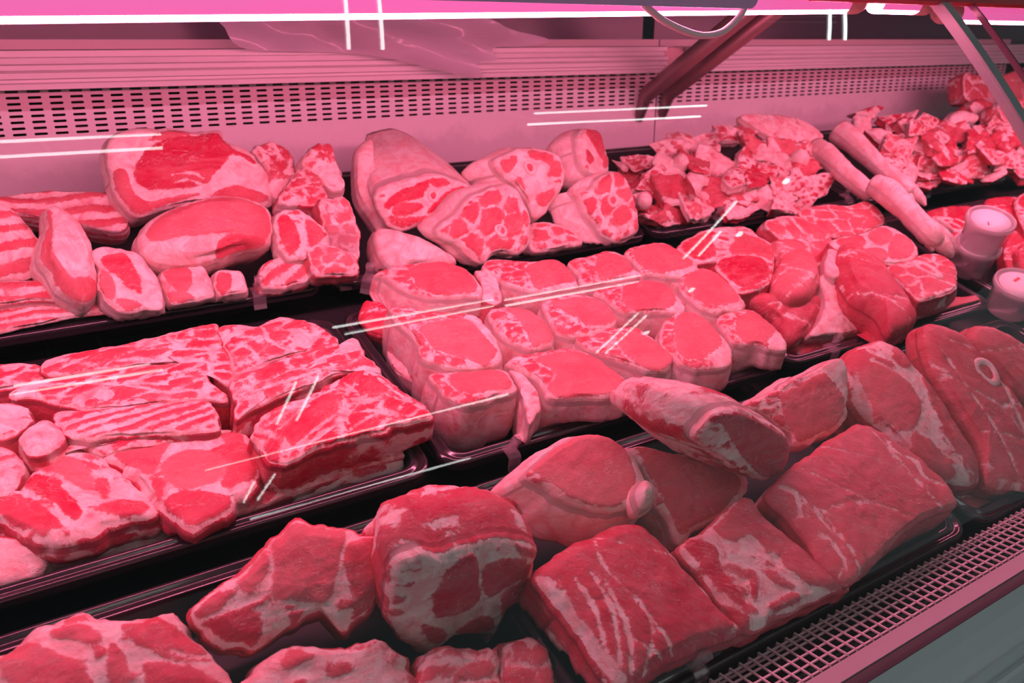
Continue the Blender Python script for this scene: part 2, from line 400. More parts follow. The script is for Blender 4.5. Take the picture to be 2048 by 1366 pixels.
# front: pink lit ledge, seal, grey outer panel with grooves
yz = lambda r, y: (y, 1.5+r*y)
MB().prism([yz(-1.515, 0.376), yz(-1.592, 0.3565), (0.3565, 0.90), (0.376, 0.90)], XL, XR).build('front_ledge', RAILM, counter)
MB().prism([yz(-1.600, 0.3555), yz(-1.655, 0.343), (0.343, 0.88), (0.3555, 0.88)], XL, XR).build('glass_seal', SEAL, counter)
gp = [(0.3425, 0.87), yz(-1.658, 0.3425)]
for k, (r, y) in enumerate(((-1.74, 0.338), (-1.86, 0.328), (-1.93, 0.320), (-1.95, 0.316), (-2.02, 0.314), (-2.05, 0.307), (-2.08, 0.304), (-2.17, 0.302), (-2.20, 0.294), (-2.24, 0.290), (-2.45, 0.286), (-2.9, 0.27))):
    gp.append(yz(r, y))
gp += [(0.25, 0.40), (0.3425, 0.40)]
MB().prism(gp[::-1], XL, XR).build('front_panel', GREY, counter)
MB().box((XL, 0.36, 0.04), (XR, 1.6, 0.82)).build('cabinet', GREY, counter)
MB().box((XL+0.02, 0.40, 0.0), (XR-0.02, 1.55, 0.04)).build('plinth', SEAL, counter)
# curved front glass, two panes and the steel joint
gY = np.poly1d([-0.07303242, 0.23274573, 0.24115955]); gc = np.polyfit([.93, 1.385, 1.548], [.352, .591, .743], 2); GX = 1.20
glY = lambda z: float(np.polyval(gc, z))
def glass_curve(z0=0.93, z1=1.552, n=24, off=0.0):
    out = []
    for z in np.linspace(z0, z1, n):
        dy = float(np.polyval(np.polyder(gc), z)); nn = np.array([-1, dy])/math.hypot(1, dy)     # outwards (towards the shop)
        out.append((glY(z)+nn[0]*off, z+nn[1]*off))
    return out
def pane(x0, x1):
    o = glass_curve(off=0.006, n=280); i = glass_curve(off=0.0, n=280)
    return MB().prism(o+i[::-1], x0, x1)
pane(XL, GX-0.0015).build('front_glass', GLASS, counter, False)
pane(GX+0.0025, XR).build('front_glass', GLASS, counter, False)
o = glass_curve(off=0.009); i = glass_curve(off=-0.006)
MB().prism(o+i[::-1], GX-0.010, GX+0.010).build('glass_joint', plain('joint_steel', (0.50, 0.52, 0.53), 0.35, 0.4), counter)
o = glass_curve(off=0.007); i = glass_curve(off=-0.001)
MB().prism(o+i[::-1], GX+0.075, GX+0.079).build('glass_edge', plain('glass_edge_strip', (0.25, 0.10, 0.16), 0.15), counter)

# air return grille: welded wire along the front of the deck
g = MB(); gx0, gx1, pit = XL, XR-0.1, 0.0135
ys = [0.4295-0.0120*k for k in range(5)]
zf = lambda y: 0.9215+(0.4295-y)*0.10
for y in ys: g.box((gx0, y-0.0009, zf(y)-0.0012), (gx1, y+0.0009, zf(y)+0.0006))
yo = ys[-1]-0.0045
for (y, z) in ((yo, zf(yo)-0.009), (ys[0]+0.004, zf(ys[0])-0.012)): g.box((gx0, y-0.0009, z-0.001), (gx1, y+0.0009, z+0.001))
n = int((gx1-gx0)/pit)
for k in range(n+1):
    x = gx0+k*pit
    pts = [(ys[0]+0.004, zf(ys[0])-0.012), (ys[0]+0.003, zf(ys[0])), (ys[-1]-0.002, zf(ys[-1])), (yo, zf(yo)-0.003), (yo, zf(yo)-0.016)]
    g.rings([[(x-0.0009, y, z), (x+0.0009, y, z), (x+0.0009, y+0.0012, z+0.0018), (x-0.0009, y+0.0012, z+0.0018)] for (y, z) in pts])
tag(g.build('air_grille', WIRE), 'white wire air grille running along the front edge of the counter', 'grille')
MB().box((XL, 0.372, 0.845), (XR, 0.432, 0.855)).build('air_channel', plain('channel_dirt', (0.06, 0.035, 0.04), 0.7, var=0.6, scale=60), counter)

# ------------------------------------------------------------------ pink light tubes
def led_tube(p0, p1, R, label, caps=(True, True)):
    p0, p1 = np.array(p0), np.array(p1); ax = (p1-p0)/np.linalg.norm(p1-p0)
    t = thing('light_tube', label, 'tube light', (p0+p1)/2, 'pink light tubes under the canopy')
    dn = np.array([0, 0, -1.0]); dn = dn-ax*np.dot(dn, ax); dn /= np.linalg.norm(dn); sd = np.cross(ax, dn)
    def arc(a0, a1, n, r=R): return lambda p: [p+r*(math.cos(q)*dn+math.sin(q)*sd) for q in np.linspace(a0, a1, n)]
    A = arc(1.70, 2*math.pi-0.80, 20)
    MB().rings([A(p0), A(p1)], cap=False, closed=False).build('housing', LEDBODY, t, True)
    S = arc(-0.80, 1.70, 16)  # glow carried round the unseen back of the tube to brighten the rear panel
    MB().rings([S(p0), S(p1)], cap=False, closed=False).build('light_strip', LEDSTRIP, t, True)
    for k, (p, s) in enumerate(((p0, -1), (p1, 1))):
        if caps[k]:
            full = lambda q, r: [q+r*(math.cos(w)*dn+math.sin(w)*sd) for w in np.linspace(0, 2*math.pi, 24, endpoint=False)]
            MB().rings([full(p-ax*s*0.004, R*1.04), full(p+ax*s*0.026, R*1.06), full(p+ax*s*0.034, R*0.9), full(p+ax*s*0.036, R*0.35), full(p+ax*s*0.045, R*0.3)]).build('end_cap', CAPM, t, True)
    return t
YT = 0.805; RTB = 0.017
zt = lambda r: 1.5+r*YT+RTB
def tube_pt(px, pyb): 
    p = PY(px, pyb, YT); p[2] += RTB*0.98; return p
a0 = tube_pt(0, 47); a1 = tube_pt(1686, 27); dv = (a1-a0)/(a1[0]-a0[0])
led_tube(a0+dv*(-0.62-a0[0]), a1, RTB, 'long pink light tube under the canopy, left of the clear mounting bracket', (True, True))
c0 = a1+np.array([0.012, 0, 0]); c1 = tube_pt(1826, 29)
led_tube(a1+np.array([0.07, 0, 0.001]), c1, RTB, 'short pink light tube between the clear bracket and the steel glass joint', (False, True))
d0 = tube_pt(1900, 47); d1 = d0+np.array([1.3, 0, 0.0])
led_tube(d0, d1, RTB, 'lower pink light tube behind the steel glass joint at upper right', (True, True))
for xx in (0.1, a1[0]+0.04, 1.1, d0[0]+0.35):
    MB().box((xx-0.010, YT-0.010, 1.5+.05*YT+2*RTB+.003), (xx+0.010, YT+0.010, 1.59)).build('tube_bracket', SEAL, counter)
# cable hanging below the tube
pp = [PY(x, y, YT-0.03) for (x, y) in ((1285, 8), (1302, 22), (1330, 43), (1370, 62), (1405, 71), (1440, 66), (1465, 48), (1484, 26), (1490, 12))]
tag(MB().tube(smooth_open(pp, 40), 0.0042, 10).build('power_cable', WHITE, None, True), 'white power cable sagging below the pink light tube', 'cable')
# lilac plate hung from the canopy edge
p = PY(1515, 18, 0.768); w = 0.62
zb = p[2]; x1 = p[0]; x0 = x1-w; r = 0.014
b = MB(); ring = []
out = [(x0+r, zb)]
for (cx, cz, a) in ((x1-r, zb+r, -90), (x1-r, zb+0.09, 0), (x0+r, zb+0.09, 90), (x0+r, zb+r, 180)):
    for k in range(7):
        q = math.radians(a+k*15); out.append((cx+r*math.cos(q), cz+r*math.sin(q)))
b.rings([[(x, y, z) for x, z in out] for y in (0.768, 0.772)])
tag(b.build('price_plate', SIGN), 'lilac acrylic plate with rounded corners hanging in front of the tube', 'plate')
# plastic film draped over the sill
fo = parse('440,36 560,36 700,34 860,34 962,36 1012,58 1092,80 1040,93 985,96 992,120 948,124 958,156 880,142 800,122 720,108 640,104 560,102 492,99 462,84 448,58')
YF = 1.475; P2 = np.array([PY(x, y, YF) for x, y in fo]); ol = smooth_closed(P2[:, [0, 2]], 120); c = np.array([PY(700, 70, YF)[0], PY(700, 70, YF)[2]])
R = []; V = []; F = []
for k, t in enumerate(np.linspace(0.02, 1, 14)):
    q = c+(ol-c)*t; w = 0.010*np.sin(q[:, 0]*22+q[:, 1]*60)+0.008*(vnoise(np.c_[q*26, q[:, 0]*0])-0.5)*2
    V += [(x, YF-0.006+dy, z) for (x, z), dy in zip(q, w)]
n = len(ol); kk = 14
front = [(k*n+i, k*n+(i+1) % n, (k+1)*n+(i+1) % n, (k+1)*n+i) for k in range(kk-1) for i in range(n)]+[tuple(range(n))[::-1]]
tag(mesh('plastic_film', V, front, FILM), 'crumpled clear plastic sheet draped over the back sill', 'plastic sheet')

# ------------------------------------------------------------------ trays
def rrect(x0, x1, s0, s1, r, h, n=6):
    out = []
    for (cx, cs, a) in ((x1-r, s1-r, 0), (x0+r, s1-r, 90), (x0+r, s0+r, 180), (x1-r, s0+r, 270)):
        for k in range(n+1):
            q = math.radians(a+k*90/n); out.append(D(cx+r*math.cos(q), cs+r*math.sin(q), h))
    return out
TRAYS = []
def tray(x0, x1, s0, s1, label):
    TRAYS.append((x0, x1, s0, s1))
    t = thing('tray', label, 'tray', D((x0+x1)/2, (s0+s1)/2, FLOOR_H-0.006), 'black display trays')
    R = []
    for (i, h, r) in ((0.004, -0.016, .026), (0.0, -0.014, .03), (0.0, -0.003, .03), (0.0025, 0.0, .029), (0.006, -0.0005, .027), (0.0085, -0.004, .025), (0.0115, -0.004, .023), (0.014, -0.0015, .022), (0.018, -0.0025, .020)):
        R.append(rrect(x0+i, x1-i, s0+i, s1-i, r, h))
    MB().rings(R, cap=False).build('rim', BLACK, t, True)
    R = []
    for (i, h, r) in ((0.018, -0.0025, .020), (0.022, -0.012, .020), (0.030, -0.040, .024), (0.036, FLOOR_H, .024), (0.08, FLOOR_H-0.0005, .02)):
        R.append(rrect(x0+i, x1-i, s0+i, s1-i, r, h))
    b = MB().rings(R, cap=False); nn = len(R[0]); b.f.append(tuple((len(R)-1)*nn+k for k in range(nn)))
    R = []
    for (i, h, r) in ((0.004, -0.016, .026), (0.020, -0.016, .02), (0.034, -0.052, .024), (0.06, -0.052, .02)):
        R.append(rrect(x0+i, x1-i, s0+i, s1-i, r, h))
    q = len(b.v); b.rings([r for r in R[::-1]], cap=False)
    b.f.append(tuple(q+k for k in range(nn))[::-1])
    b.build('basin', BASIN, t, True)
    return t
tray(-0.215, 0.385, 0.0, 0.309, 'black plastic tray of neck chunks at the front left')
tray(0.397, 0.972, 0.0, 0.309, 'black plastic tray of loin joints in the middle of the front row')
tray(0.990, 1.560, 0.0, 0.309, 'black plastic tray of long leg steaks beside the wire grille at right')
tray(-0.205, 0.392, 0.344, 0.682, 'black plastic tray packed with marbled neck slabs at left')
tray(0.405, 0.998, 0.344, 0.682, 'black plastic tray stacked with loin chops in the centre')
tray(1.010, 1.590, 0.344, 0.682, 'black plastic tray of mixed leg steaks beside the clear tubs')
tray(1.640, 2.24, 0.344, 0.682, 'black plastic tray of red shank slices behind the clear tubs')
tray(-0.215, 0.418, 0.756, 1.130, 'black plastic tray of belly and ham below the perforated panel')
tray(0.430, 1.062, 0.756, 1.130, 'black plastic tray of pork hocks at the back')
tray(1.074, 1.70, 0.756, 1.130, 'black plastic tray heaped with bone scraps left of the trotters')
tray(1.712, 2.34, 0.756, 1.130, 'black plastic tray heaped with red bones right of the trotters')
tray(2.352, 2.98, 0.756, 1.130, 'black plastic tray at the far right end of the back row')
# ------------------------------------------------------------------ meat builder
STYLES = {  # style of the cut face: cell size along/across (m), seam width, tone, rim of fat, blood in the fat
    'neck':  dict(cell=(.046, .020), w=.0012, tone=.75, rim=.003, blood=.8),
    'leg':   dict(cell=(.075, .040), w=.0012, tone=.62, rim=.003, blood=.6),
    'loin':  dict(cell=(.026, .013), w=.0008, tone=.45, rim=.003, blood=.7),
    'lean':  dict(cell=(.160, .060), w=.0006, tone=.60, rim=.0, blood=.6),
    'shank': dict(cell=(.035, .022), w=.0022, tone=.70, rim=.005, blood=.5),
    'belly': dict(tone=.62, rim=.002, blood=.7),
    'skin':  dict(tone=.30, rim=0, blood=.25),
    'fat':   dict(tone=.30, rim=0, blood=.7),
    'bone':  dict(tone=.78, rim=0, blood=.9),
}
SEED = [11]
def settle(X, keep=.004):
    """keep a piece inside its tray: flat on the tray floor, within the walls below the rim"""
    r = X-O0; x, s, h = r@EX, r@ES, r@EH; cx, cs = x.mean(), s.mean()
    T_ = min(TRAYS, key=lambda t: max(t[0]-cx, cx-t[1], 0)+max(t[2]-cs, cs-t[3], 0))
    h = np.maximum(h, FLOOR_H+.0015+.004*(h-FLOOR_H < 0)*0); low = h < keep
    ins = .021+.016*np.clip(-h/.045, 0, 1)
    x = np.where(low, np.clip(x, T_[0]+ins, T_[1]-ins), x); s = np.where(low, np.clip(s, T_[2]+ins, T_[3]-ins), s)
    return O0+x[:, None]*EX+s[:, None]*ES+h[:, None]*EH
def voro(p, cell, rng, ang, warp=.35):
    """distance to the borders of stretched cells, metres"""
    ca, sa = math.cos(ang), math.sin(ang)
    q = np.stack([(p[:,0]*ca+p[:,1]*sa)/cell[0], (-p[:,0]*sa+p[:,1]*ca)/cell[1]], 1)
    z = rng.randint(0, 99)
    q = q+warp*2*np.stack([fbm(np.c_[q*0.8, q[:,0]*0+z], z), fbm(np.c_[q*0.8, q[:,0]*0+z+7.7], z+3)], 1)
    lo, hi = q.min(0)-1, q.max(0)+1
    gx, gy = np.meshgrid(np.arange(math.floor(lo[0]), math.ceil(hi[0])+1), np.arange(math.floor(lo[1]), math.ceil(hi[1])+1))
    s = np.c_[gx.ravel(), gy.ravel()].astype(float); s += np.array([[rng.random()-.5, rng.random()-.5] for _ in range(len(s))])*0.95
    d = np.sqrt(((q[:, None, :]-s[None])**2).sum(2)); d.sort(1)
    return (d[:,1]-d[:,0])*0.5*min(cell)
def piece(name, label, cat, group, outline, h, ta=0, tb=0, T=.04, style='neck', side='marb', r=.005, rag=None, sharp=False, dome=.004, bulge=.004,
          end=None, taper=1.0, muscles=(), seams=(), eye=None, tone=None, rim=None, ang=0.0, rough=.0015, split=None, skew=(0, 0),
          anchor=None, bones=(), cell=None, w=None, stripes=None, lump=0.0, blood=None, mat=None, bone_side=-.15):
    SEED[0] += 1; sd = SEED[0]; rng = random.Random(sd)
    S = dict(STYLES[style]); tone = S['tone'] if tone is None else tone; rim = S['rim'] if rim is None else rim
    px = parse(outline); ac = px.mean(0) if anchor is None else np.array(anchor, float)
    p0 = P(ac[0], ac[1], h)
    n = EH + EX*math.tan(math.radians(tb)) - ES*math.tan(math.radians(ta)); n /= np.linalg.norm(n)
    vd = p0-CAM; vd /= np.linalg.norm(vd)
    if np.dot(vd, n) > -0.16: n = EH.copy()
    u = EX-n*np.dot(EX, n); u /= np.linalg.norm(u); v = np.cross(n, u)
    def flat(pp):
        q = np.array([on_plane(x, y, p0, n) for x, y in parse(pp)])-p0
        return np.stack([q@u, q@v], 1)
    o2 = flat(px)
    if ((o2*np.roll(np.roll(o2, -1, 0)[:, ::-1], 0, 0))@np.array([1, -1])).sum() < 0: o2 = o2[::-1]
    per = np.linalg.norm(np.roll(o2, -1, 0)-o2, axis=1).sum(); nb = int(np.clip(per/.0042, 36, 150))
    ol = smooth_closed(o2, nb) if not sharp else poly_closed(o2, nb); c = ol.mean(0)
    R0 = np.linalg.norm(ol-c, axis=1); Rm = R0.mean()
    rag = {'neck': 1.5, 'bone': 1.6, 'loin': 1.0, 'skin': .3, 'fat': .8}.get(style, .8) if rag is None else rag
    z1 = np.full(nb, sd*1.3); jit = 1+(fbm(np.c_[ol*60, z1], sd)*.0045+fbm(np.c_[ol*130, z1], sd+1)*.0018)*rag*2/np.maximum(R0, .03)
    ol = c+(ol-c)*jit[:, None]; R0 = np.linalg.norm(ol-c, axis=1); Rs = R0.copy()
    for _ in range(nb//3): Rs = .5*Rs+.25*np.roll(Rs, 1)+.25*np.roll(Rs, -1)
    od = (ol-c)/R0[:, None]
    inner = lambda t: c+od*((Rs*(1-t**4)+R0*t**4)*t)[:, None]
    r = min(r, Rm*.5, T*.45); K = int(np.clip(Rm/.0042, 6, 24))
    tin = np.linspace(0.04, 1-r/Rm, K)
    if end is not None: ext = P(end[0], end[1], end[2])-(p0+u*c[0]+v*c[1]); T = float(np.linalg.norm(ext))
    else: ext = -n*T + EX*skew[0] + ES*skew[1]
    V2 = []; Zo = []; lev = []                     # ring points in the face plane, drop below it, depth fraction
    arcs = np.radians([18, 36, 54, 72, 90]); sides = np.linspace(0, 1, max(5, min(16, int(T/.006))))[1:]
    for t in tin: V2.append(inner(t)); Zo.append(dome*(1-(t)**2)); lev.append(0.0)
    nface = len(V2)
    for a in arcs:
        V2.append(c+(ol-c)*(1-(r/R0)*(1-math.sin(a)))[:, None]); Zo.append(-r*(1-math.cos(a))+dome*(1-1)); lev.append(0.0)
    nedge = len(V2)
    for k in sides:
        sc_ = (1-(1-taper)*k); bl = bulge*math.sin(math.pi*min(1, k*1.0))
        q = c+(ol-c)*(sc_*(1+bl/R0))[:, None]
        V2.append(q); Zo.append(-r if k < 1 else -r); lev.append(float(k))
    for f in (.8, .45, .05): V2.append(c+(ol-c)*taper*f); Zo.append(-r-.002); lev.append(1.0)
    V2 = np.array(V2); m_ = len(V2); lev = np.array(lev); Zo = np.array(Zo)
    X = p0 + V2[..., 0:1]*u + V2[..., 1:2]*v + (Zo[:, None]*n)[:, None, :] + (lev[:, None]*ext*(max(T-r, .001)/max(T, .001)))[:, None, :]
    # pattern of the cut face, in metres (positive = lean)
    pts = V2.reshape(-1, 2); face = np.repeat(np.arange(m_) < nedge, nb)
    edge = seg_dist(pts, ol); edge = np.where(inside(pts, ol), edge, 0)
    an = math.radians(ang); ton = np.full(len(pts), float(tone))
    wob = fbm(np.c_[pts*60, np.full(len(pts), sd)], sd)
    if stripes is not None:
        per_ = stripes; ca, sa = math.cos(an), math.sin(an); q = (-pts[:,0]*sa+pts[:,1]*ca)
        al = (pts[:,0]*ca+pts[:,1]*sa)
        q = q*(1+.5*fbm(np.c_[al*4, q*9, q*0+sd], sd+1))+.03*fbm(np.c_[al*9, q*14, q*0+sd], sd+4)+.008*fbm(np.c_[al*30, q*40, q*0+sd], sd+5)
        m = (np.sin(q/per_*2*math.pi+sd)+.9*fbm(np.c_[al*12, q*130, q*0], sd+9)+.12)*per_*.16
    elif style in ('skin', 'fat'): m = np.full(len(pts), -.02)
    elif style == 'bone': m = fbm(np.c_[pts*34, pts[:,0]*0+sd], sd)*.05+.004
    else:
        cl = cell or S.get('cell', (.06, .03)); ww = S.get('w', .0015) if w is None else w
        m = voro(pts, cl, rng, an)-ww*(1+2.2*fbm(np.c_[pts*22, pts[:,0]*0+sd*2], sd+2))
        if style == 'neck': m = np.where(fbm(np.c_[pts*28, pts[:,0]*0+sd*3], sd+5) > .11, np.minimum(m, -.002), m)
    if muscles:
        m = np.full(len(pts), -.02)
        if style in ('neck', 'leg', 'lean', 'loin', 'shank'): m = np.minimum(voro(pts, (.034, .014), rng, an)-(.0065 if style == 'shank' else .0042)*(1+2*fbm(np.c_[pts*22, pts[:,0]*0+sd*2], sd+2)), .003)
        for q in muscles:
            tq = tone
            if isinstance(q, tuple): q, tq = q
            d = sdf(pts, smooth_closed(flat(q), 60)); ton = np.where(d > m, tq, ton); m = np.maximum(m, d)
    if eye is not None:
        q, tq = eye; d = sdf(pts, smooth_closed(flat(q), 80)); band = np.minimum(np.abs(d), .02)
        inr = d > -.001
        ec = smooth_closed(flat(q), 40).mean(0); w_ = pts-ec; w_ = w_@np.array([-.9, .45])/(np.linalg.norm(w_, axis=1)+1e-9)
        m = np.where(inr | (w_ > bone_side), m, np.minimum(m, -.010))
        m = np.where(inr, d, np.minimum(m, -d-.0020)); ton = np.where(d > 0, tq, ton+.25)
    for q in seams:
        q, ww = q; m = np.minimum(m, seg_dist(pts, smooth_open(flat(q), 30), False)-ww*.5)
    if rim: m = np.minimum(m, edge-rim*(1+2.0*fbm(np.c_[pts*30, pts[:,0]*0+sd], sd+6)))
    m = np.clip(m, -.02, .02)
    # flanks
    mm = m.reshape(m_, nb).copy(); tt = ton.reshape(m_, nb)
    arc = np.r_[0, np.cumsum(np.linalg.norm(ol[1:]-ol[:-1], axis=1))]
    for k in range(nedge-2, m_):
        dep = lev[k]*T
        if side == 'fat': mm[k] = -.012+.012*np.clip(fbm(np.c_[arc*30, arc*0+dep*22, arc*0+sd], sd+8)*4-.45, 0, 1.4)
        elif side == 'skin': mm[k] = -.015
        elif side == 'streaky': mm[k] = .020*fbm(np.c_[arc*26, arc*0+dep*26, arc*0+sd], sd+8)-.0012
        elif side == 'lean': mm[k] = .006-.010*np.clip(fbm(np.c_[arc*40, arc*0+dep*30, arc*0+sd], sd+8)*4-.6, 0, 1)
        elif side == 'layers': mm[k] = (np.sin(dep/.012*2*math.pi+4*fbm(np.c_[arc*14, arc*0+dep*20, arc*0], sd))+.1)*.002
        else: mm[k] = .022*fbm(np.c_[arc*38, arc*0+dep*50, arc*0+sd], sd+8)+.0025
        tt[k] = tone
    m = mm.ravel()
    # relief
    nrm = np.repeat(n[None], len(pts), 0).reshape(m_, nb, 3).copy()
    outw = (ol-c)/R0[:, None]; o3 = outw[:, 0:1]*u+outw[:, 1:2]*v
    for k in range(nface, m_):
        w_ = min(1.0, (k-nface+1)/5.0); q = n*(1-w_)+o3*w_; nrm[k] = q/np.linalg.norm(q, axis=1)[:, None]
    Xf = X.reshape(-1, 3); nf = nrm.reshape(-1, 3)
    disp = .0009*np.clip(m/.003, -1, 1)*face + rough*2*fbm(Xf*55, sd) + rough*1.2*fbm(Xf*150, sd+3) + lump*2*fbm(Xf*24, sd+6)
    Xf = settle(Xf+nf*disp[:, None])
    loc = np.stack([pts[:,0]*math.cos(an)+pts[:,1]*math.sin(an), -pts[:,0]*math.sin(an)+pts[:,1]*math.cos(an), -np.repeat(lev, nb)*T], 1)
    loc = np.where(face[:, None], loc, np.stack([np.tile(arc, m_), loc[:, 2], loc[:, 2]*0+.5], 1))+np.array([sd*1.37, sd*.71, sd*.31])
    at = {'m': m, 'tone': tt.ravel(), 'loc': loc, 'blood': np.full(len(pts), S['blood'] if blood is None else blood)}
    fr = []; fs = []
    kk = nedge-3
    for k in range(m_-1):
        for i in range(nb):
            j = (i+1) % nb; (fr if k < kk else fs).append((k*nb+i, k*nb+j, (k+1)*nb+j, (k+1)*nb+i))
    fr.append(tuple(range(nb))[::-1]); fs.append(tuple((m_-1)*nb+i for i in range(nb)))
    base = Xf[-nb:].mean(0)
    M = mat or MEAT
    if split is None and not bones:
        o = mesh(name, Xf, fr+fs, M, None, True, at); tag(o, label, cat, group); return o
    root = thing(name, label, cat, base, group)
    fn, sn = split or ('cut_face', 'flank')
    def sub(nm, F):
        ids = sorted({i for f in F for i in f}); mp = {q: i for i, q in enumerate(ids)}
        return mesh(nm, Xf[ids], [tuple(mp[i] for i in f) for f in F], M, root, True, {k: a[ids] for k, a in at.items()})
    sub(fn, fr); sub(sn, fs)
    for (bx, by, br, bl) in bones:               # cut bone: pale ring, red marrow, proud of the face by 2 mm
        q = flat([(bx, by), (bx+br, by), (bx, by+br)]); rr = (np.linalg.norm(q[1]-q[0])+np.linalg.norm(q[2]-q[0]))/2
        pr = [(.02, .0005), (.5, .0005), (.58, .0022), (.72, .0030), (.92, .0026), (1.0, .0012), (1.06, -.004)]
        A = np.linspace(0, 2*math.pi, 28, endpoint=False); VV = []; mv = []
        for (f, z) in pr:
            for a in A:
                kx = f*rr*(1+.10*math.sin(2*a+sd)+.05*math.sin(3*a)); VV.append(p0+u*(q[0][0]+kx*math.cos(a))+v*(q[0][1]+kx*bl*math.sin(a))+n*(z-.0004+dome*max(0, 1-(np.linalg.norm(q[0]-c)/Rm)**2))); mv.append(.004 if f < .55 else -.02)
        VV = np.array(VV); mv = np.array(mv); ob = None
        for nm, k0, k1 in (('bone', 1, len(pr)), ('marrow', 0, 2)):
            vv = VV[k0*28:k1*28]; F = [(k*28+i, k*28+(i+1) % 28, (k+1)*28+(i+1) % 28, (k+1)*28+i) for k in range(k1-k0-1) for i in range(28)]
            if nm == 'marrow': F.append(tuple(range(28))[::-1])
            q2 = mesh(nm, vv, F, M, ob or root, True, {'m': [.006 if nm == 'marrow' else -.02]*len(vv), 'tone': [.75]*len(vv), 'loc': vv+sd, 'blood': [.1]*len(vv)}); ob = ob or q2
    return root
def limb(name, path, parent=None, tone=.3, m0=-.016, lump=.002, n=26, sq=1.0, cut=False):
    """skinned tapering tube along (px, py, h, radius) stations"""
    SEED[0] += 1; sd = SEED[0]
    st = np.array([np.r_[P(a, b, h), rr] for a, b, h, rr in path]); q = smooth_open(st, 34)
    pts, rad = q[:, :3], q[:, 3]
    e = np.linspace(0, 1, 5)[1:]
    capa = [(pts[0], rad[0]*f) for f in (.1, .55, .85)]; capb = [(pts[-1]+(pts[-1]-pts[-2])*f*1.1, rad[-1]*math.sqrt(max(0.02, 1-f*f))) for f in (.5, .85, 1.0)]
    P3 = np.array([a for a, _ in capa]+list(pts)+[a for a, _ in capb]); R3 = np.array([b for _, b in capa]+list(rad)+[b for _, b in capb])
    t = np.gradient(P3, axis=0); t[:4] = t[5]; t /= np.linalg.norm(t, axis=1)[:, None]+1e-12
    a = np.cross(t[0], EH); a /= np.linalg.norm(a); V = []; mv = []; lc = []
    for k in range(len(P3)):
        a = a-t[k]*np.dot(a, t[k]); a /= np.linalg.norm(a); b = np.cross(t[k], a)
        for i in range(n):
            w_ = 2*math.pi*i/n; V.append(P3[k]+R3[k]*(math.cos(w_)*a+sq*math.sin(w_)*b)); mv.append(.006 if (cut and k < 3) else m0); lc.append((k*.006, w_*.02, 0))
    V = np.array(V); nr = V-np.repeat(P3, n, 0); nr /= np.linalg.norm(nr, axis=1)[:, None]+1e-12
    V = V+nr*(lump*2*fbm(V*34, sd)+.0012*2*fbm(V*120, sd+1))[:, None]
    m_ = len(P3); F = [(k*n+i, k*n+(i+1) % n, (k+1)*n+(i+1) % n, (k+1)*n+i) for k in range(m_-1) for i in range(n)]
    F += [tuple(range(n))[::-1], tuple((m_-1)*n+i for i in range(n))]
    return mesh(name, V, F, MEAT, parent, True, {'m': mv, 'tone': np.full(len(V), tone), 'loc': np.array(lc)+sd*1.3, 'blood': np.full(len(V), .35)})
# ------------------------------------------------------------------ middle row, left tray: marbled neck slabs
G1 = 'marbled pork neck slabs in the left tray'
def neck(label, o, h, T=.05, **k): return piece('neck_slab', label, 'meat slab', G1, o, h, T=T, style='neck', **k)
neck('long marbled neck slab at the rear edge of the left tray', '80,730 110,712 185,697 246,686 328,668 420,645 437,655 448,682 462,720 470,747 455,768 424,750 410,724 370,723 290,728 191,740 113,750 90,748', .030, T=.07, ang=8)
neck('small dark red neck end cut off by the left photo edge behind the streaks', '-60,740 0,725 44,722 65,725 85,733 99,750 92,758 0,778 -60,790', .022, T=.065, ang=10)
neck('wide marbled neck slab under the twin white reflection at left', '20,778 102,754 205,740 294,728 376,723 412,725 424,754 441,775 458,787 455,802 403,799 308,805 219,814 164,821 130,812 68,795 20,795', .034, T=.075, ang=5,
     seams=(('250,770 330,752 400,742 415,765 400,790', .004), ('60,775 160,770 270,778 340,790', .004)))
neck('flat striped neck slab with a squared pale end near the tray middle', '110,822 160,822 219,814 308,806 407,799 427,809 436,836 436,855 395,865 239,870 164,877 113,853', .036, T=.075, stripes=.016, ang=6)
neck('pale knobbly neck lump at the left photo edge', '-60,805 0,804 41,806 65,822 63,840 51,857 20,870 0,874 -60,880', .034, T=.075, lump=.004, tone=.5, blood=.5, w=.006)
neck('pale neck trimming wedged behind the front left slab', '40,860 70,842 100,838 118,856 130,872 118,890 85,905 55,900 38,880', .036, T=.07, lump=.004, w=.006)
neck('red neck slab with a curled dark muscle at the front left of its tray', '-40,985 0,985 30,990 60,940 110,915 150,890 200,905 250,945 290,985 316,1015 300,1030 240,1045 170,1068 110,1085 60,1075 0,1040 -40,1040', .020, T=.034, ang=-40, r=.010,
     muscles=(('95,925 130,913 170,930 187,960 180,985 150,975 110,945', .3), ('38,955 90,955 140,990 165,1025 150,1045 110,1010 60,985', .85), ('0,1000 60,1000 110,1035 130,1060 60,1060 0,1030', .7), ('190,965 215,960 222,985 205,1000', .6), ('200,1015 260,1000 300,1015 250,1035', .7), ('60,1045 90,1040 105,1060 85,1072', .6)))
neck('pale fatty neck end at the left photo edge with torn front', '-60,895 0,890 35,905 50,930 40,965 20,985 0,992 -60,995', .026, T=.05, lump=.004, w=.007, tone=.5)
neck('broad marbled neck slab in front split from its neighbour by a dark crack', '205,908 260,895 340,876 420,860 480,858 512,880 518,915 520,950 500,985 470,1005 440,1030 400,1052 370,1056 345,1040 318,1015 290,980 250,940', .022, T=.034, r=.010,
     muscles=(('330,925 370,905 420,905 455,925 440,960 395,980 350,978 325,955', .3), ('230,908 290,895 340,885 325,915 310,950 280,945', .55), ('420,905 480,885 512,905 510,950 470,975 440,975 455,930', .7), ('305,965 325,960 330,985 315,1000', .7), ('330,1000 380,985 440,990 470,1000 420,1040 380,1050 345,1035', .8), ('440,870 475,865 490,880 460,895', .6)))
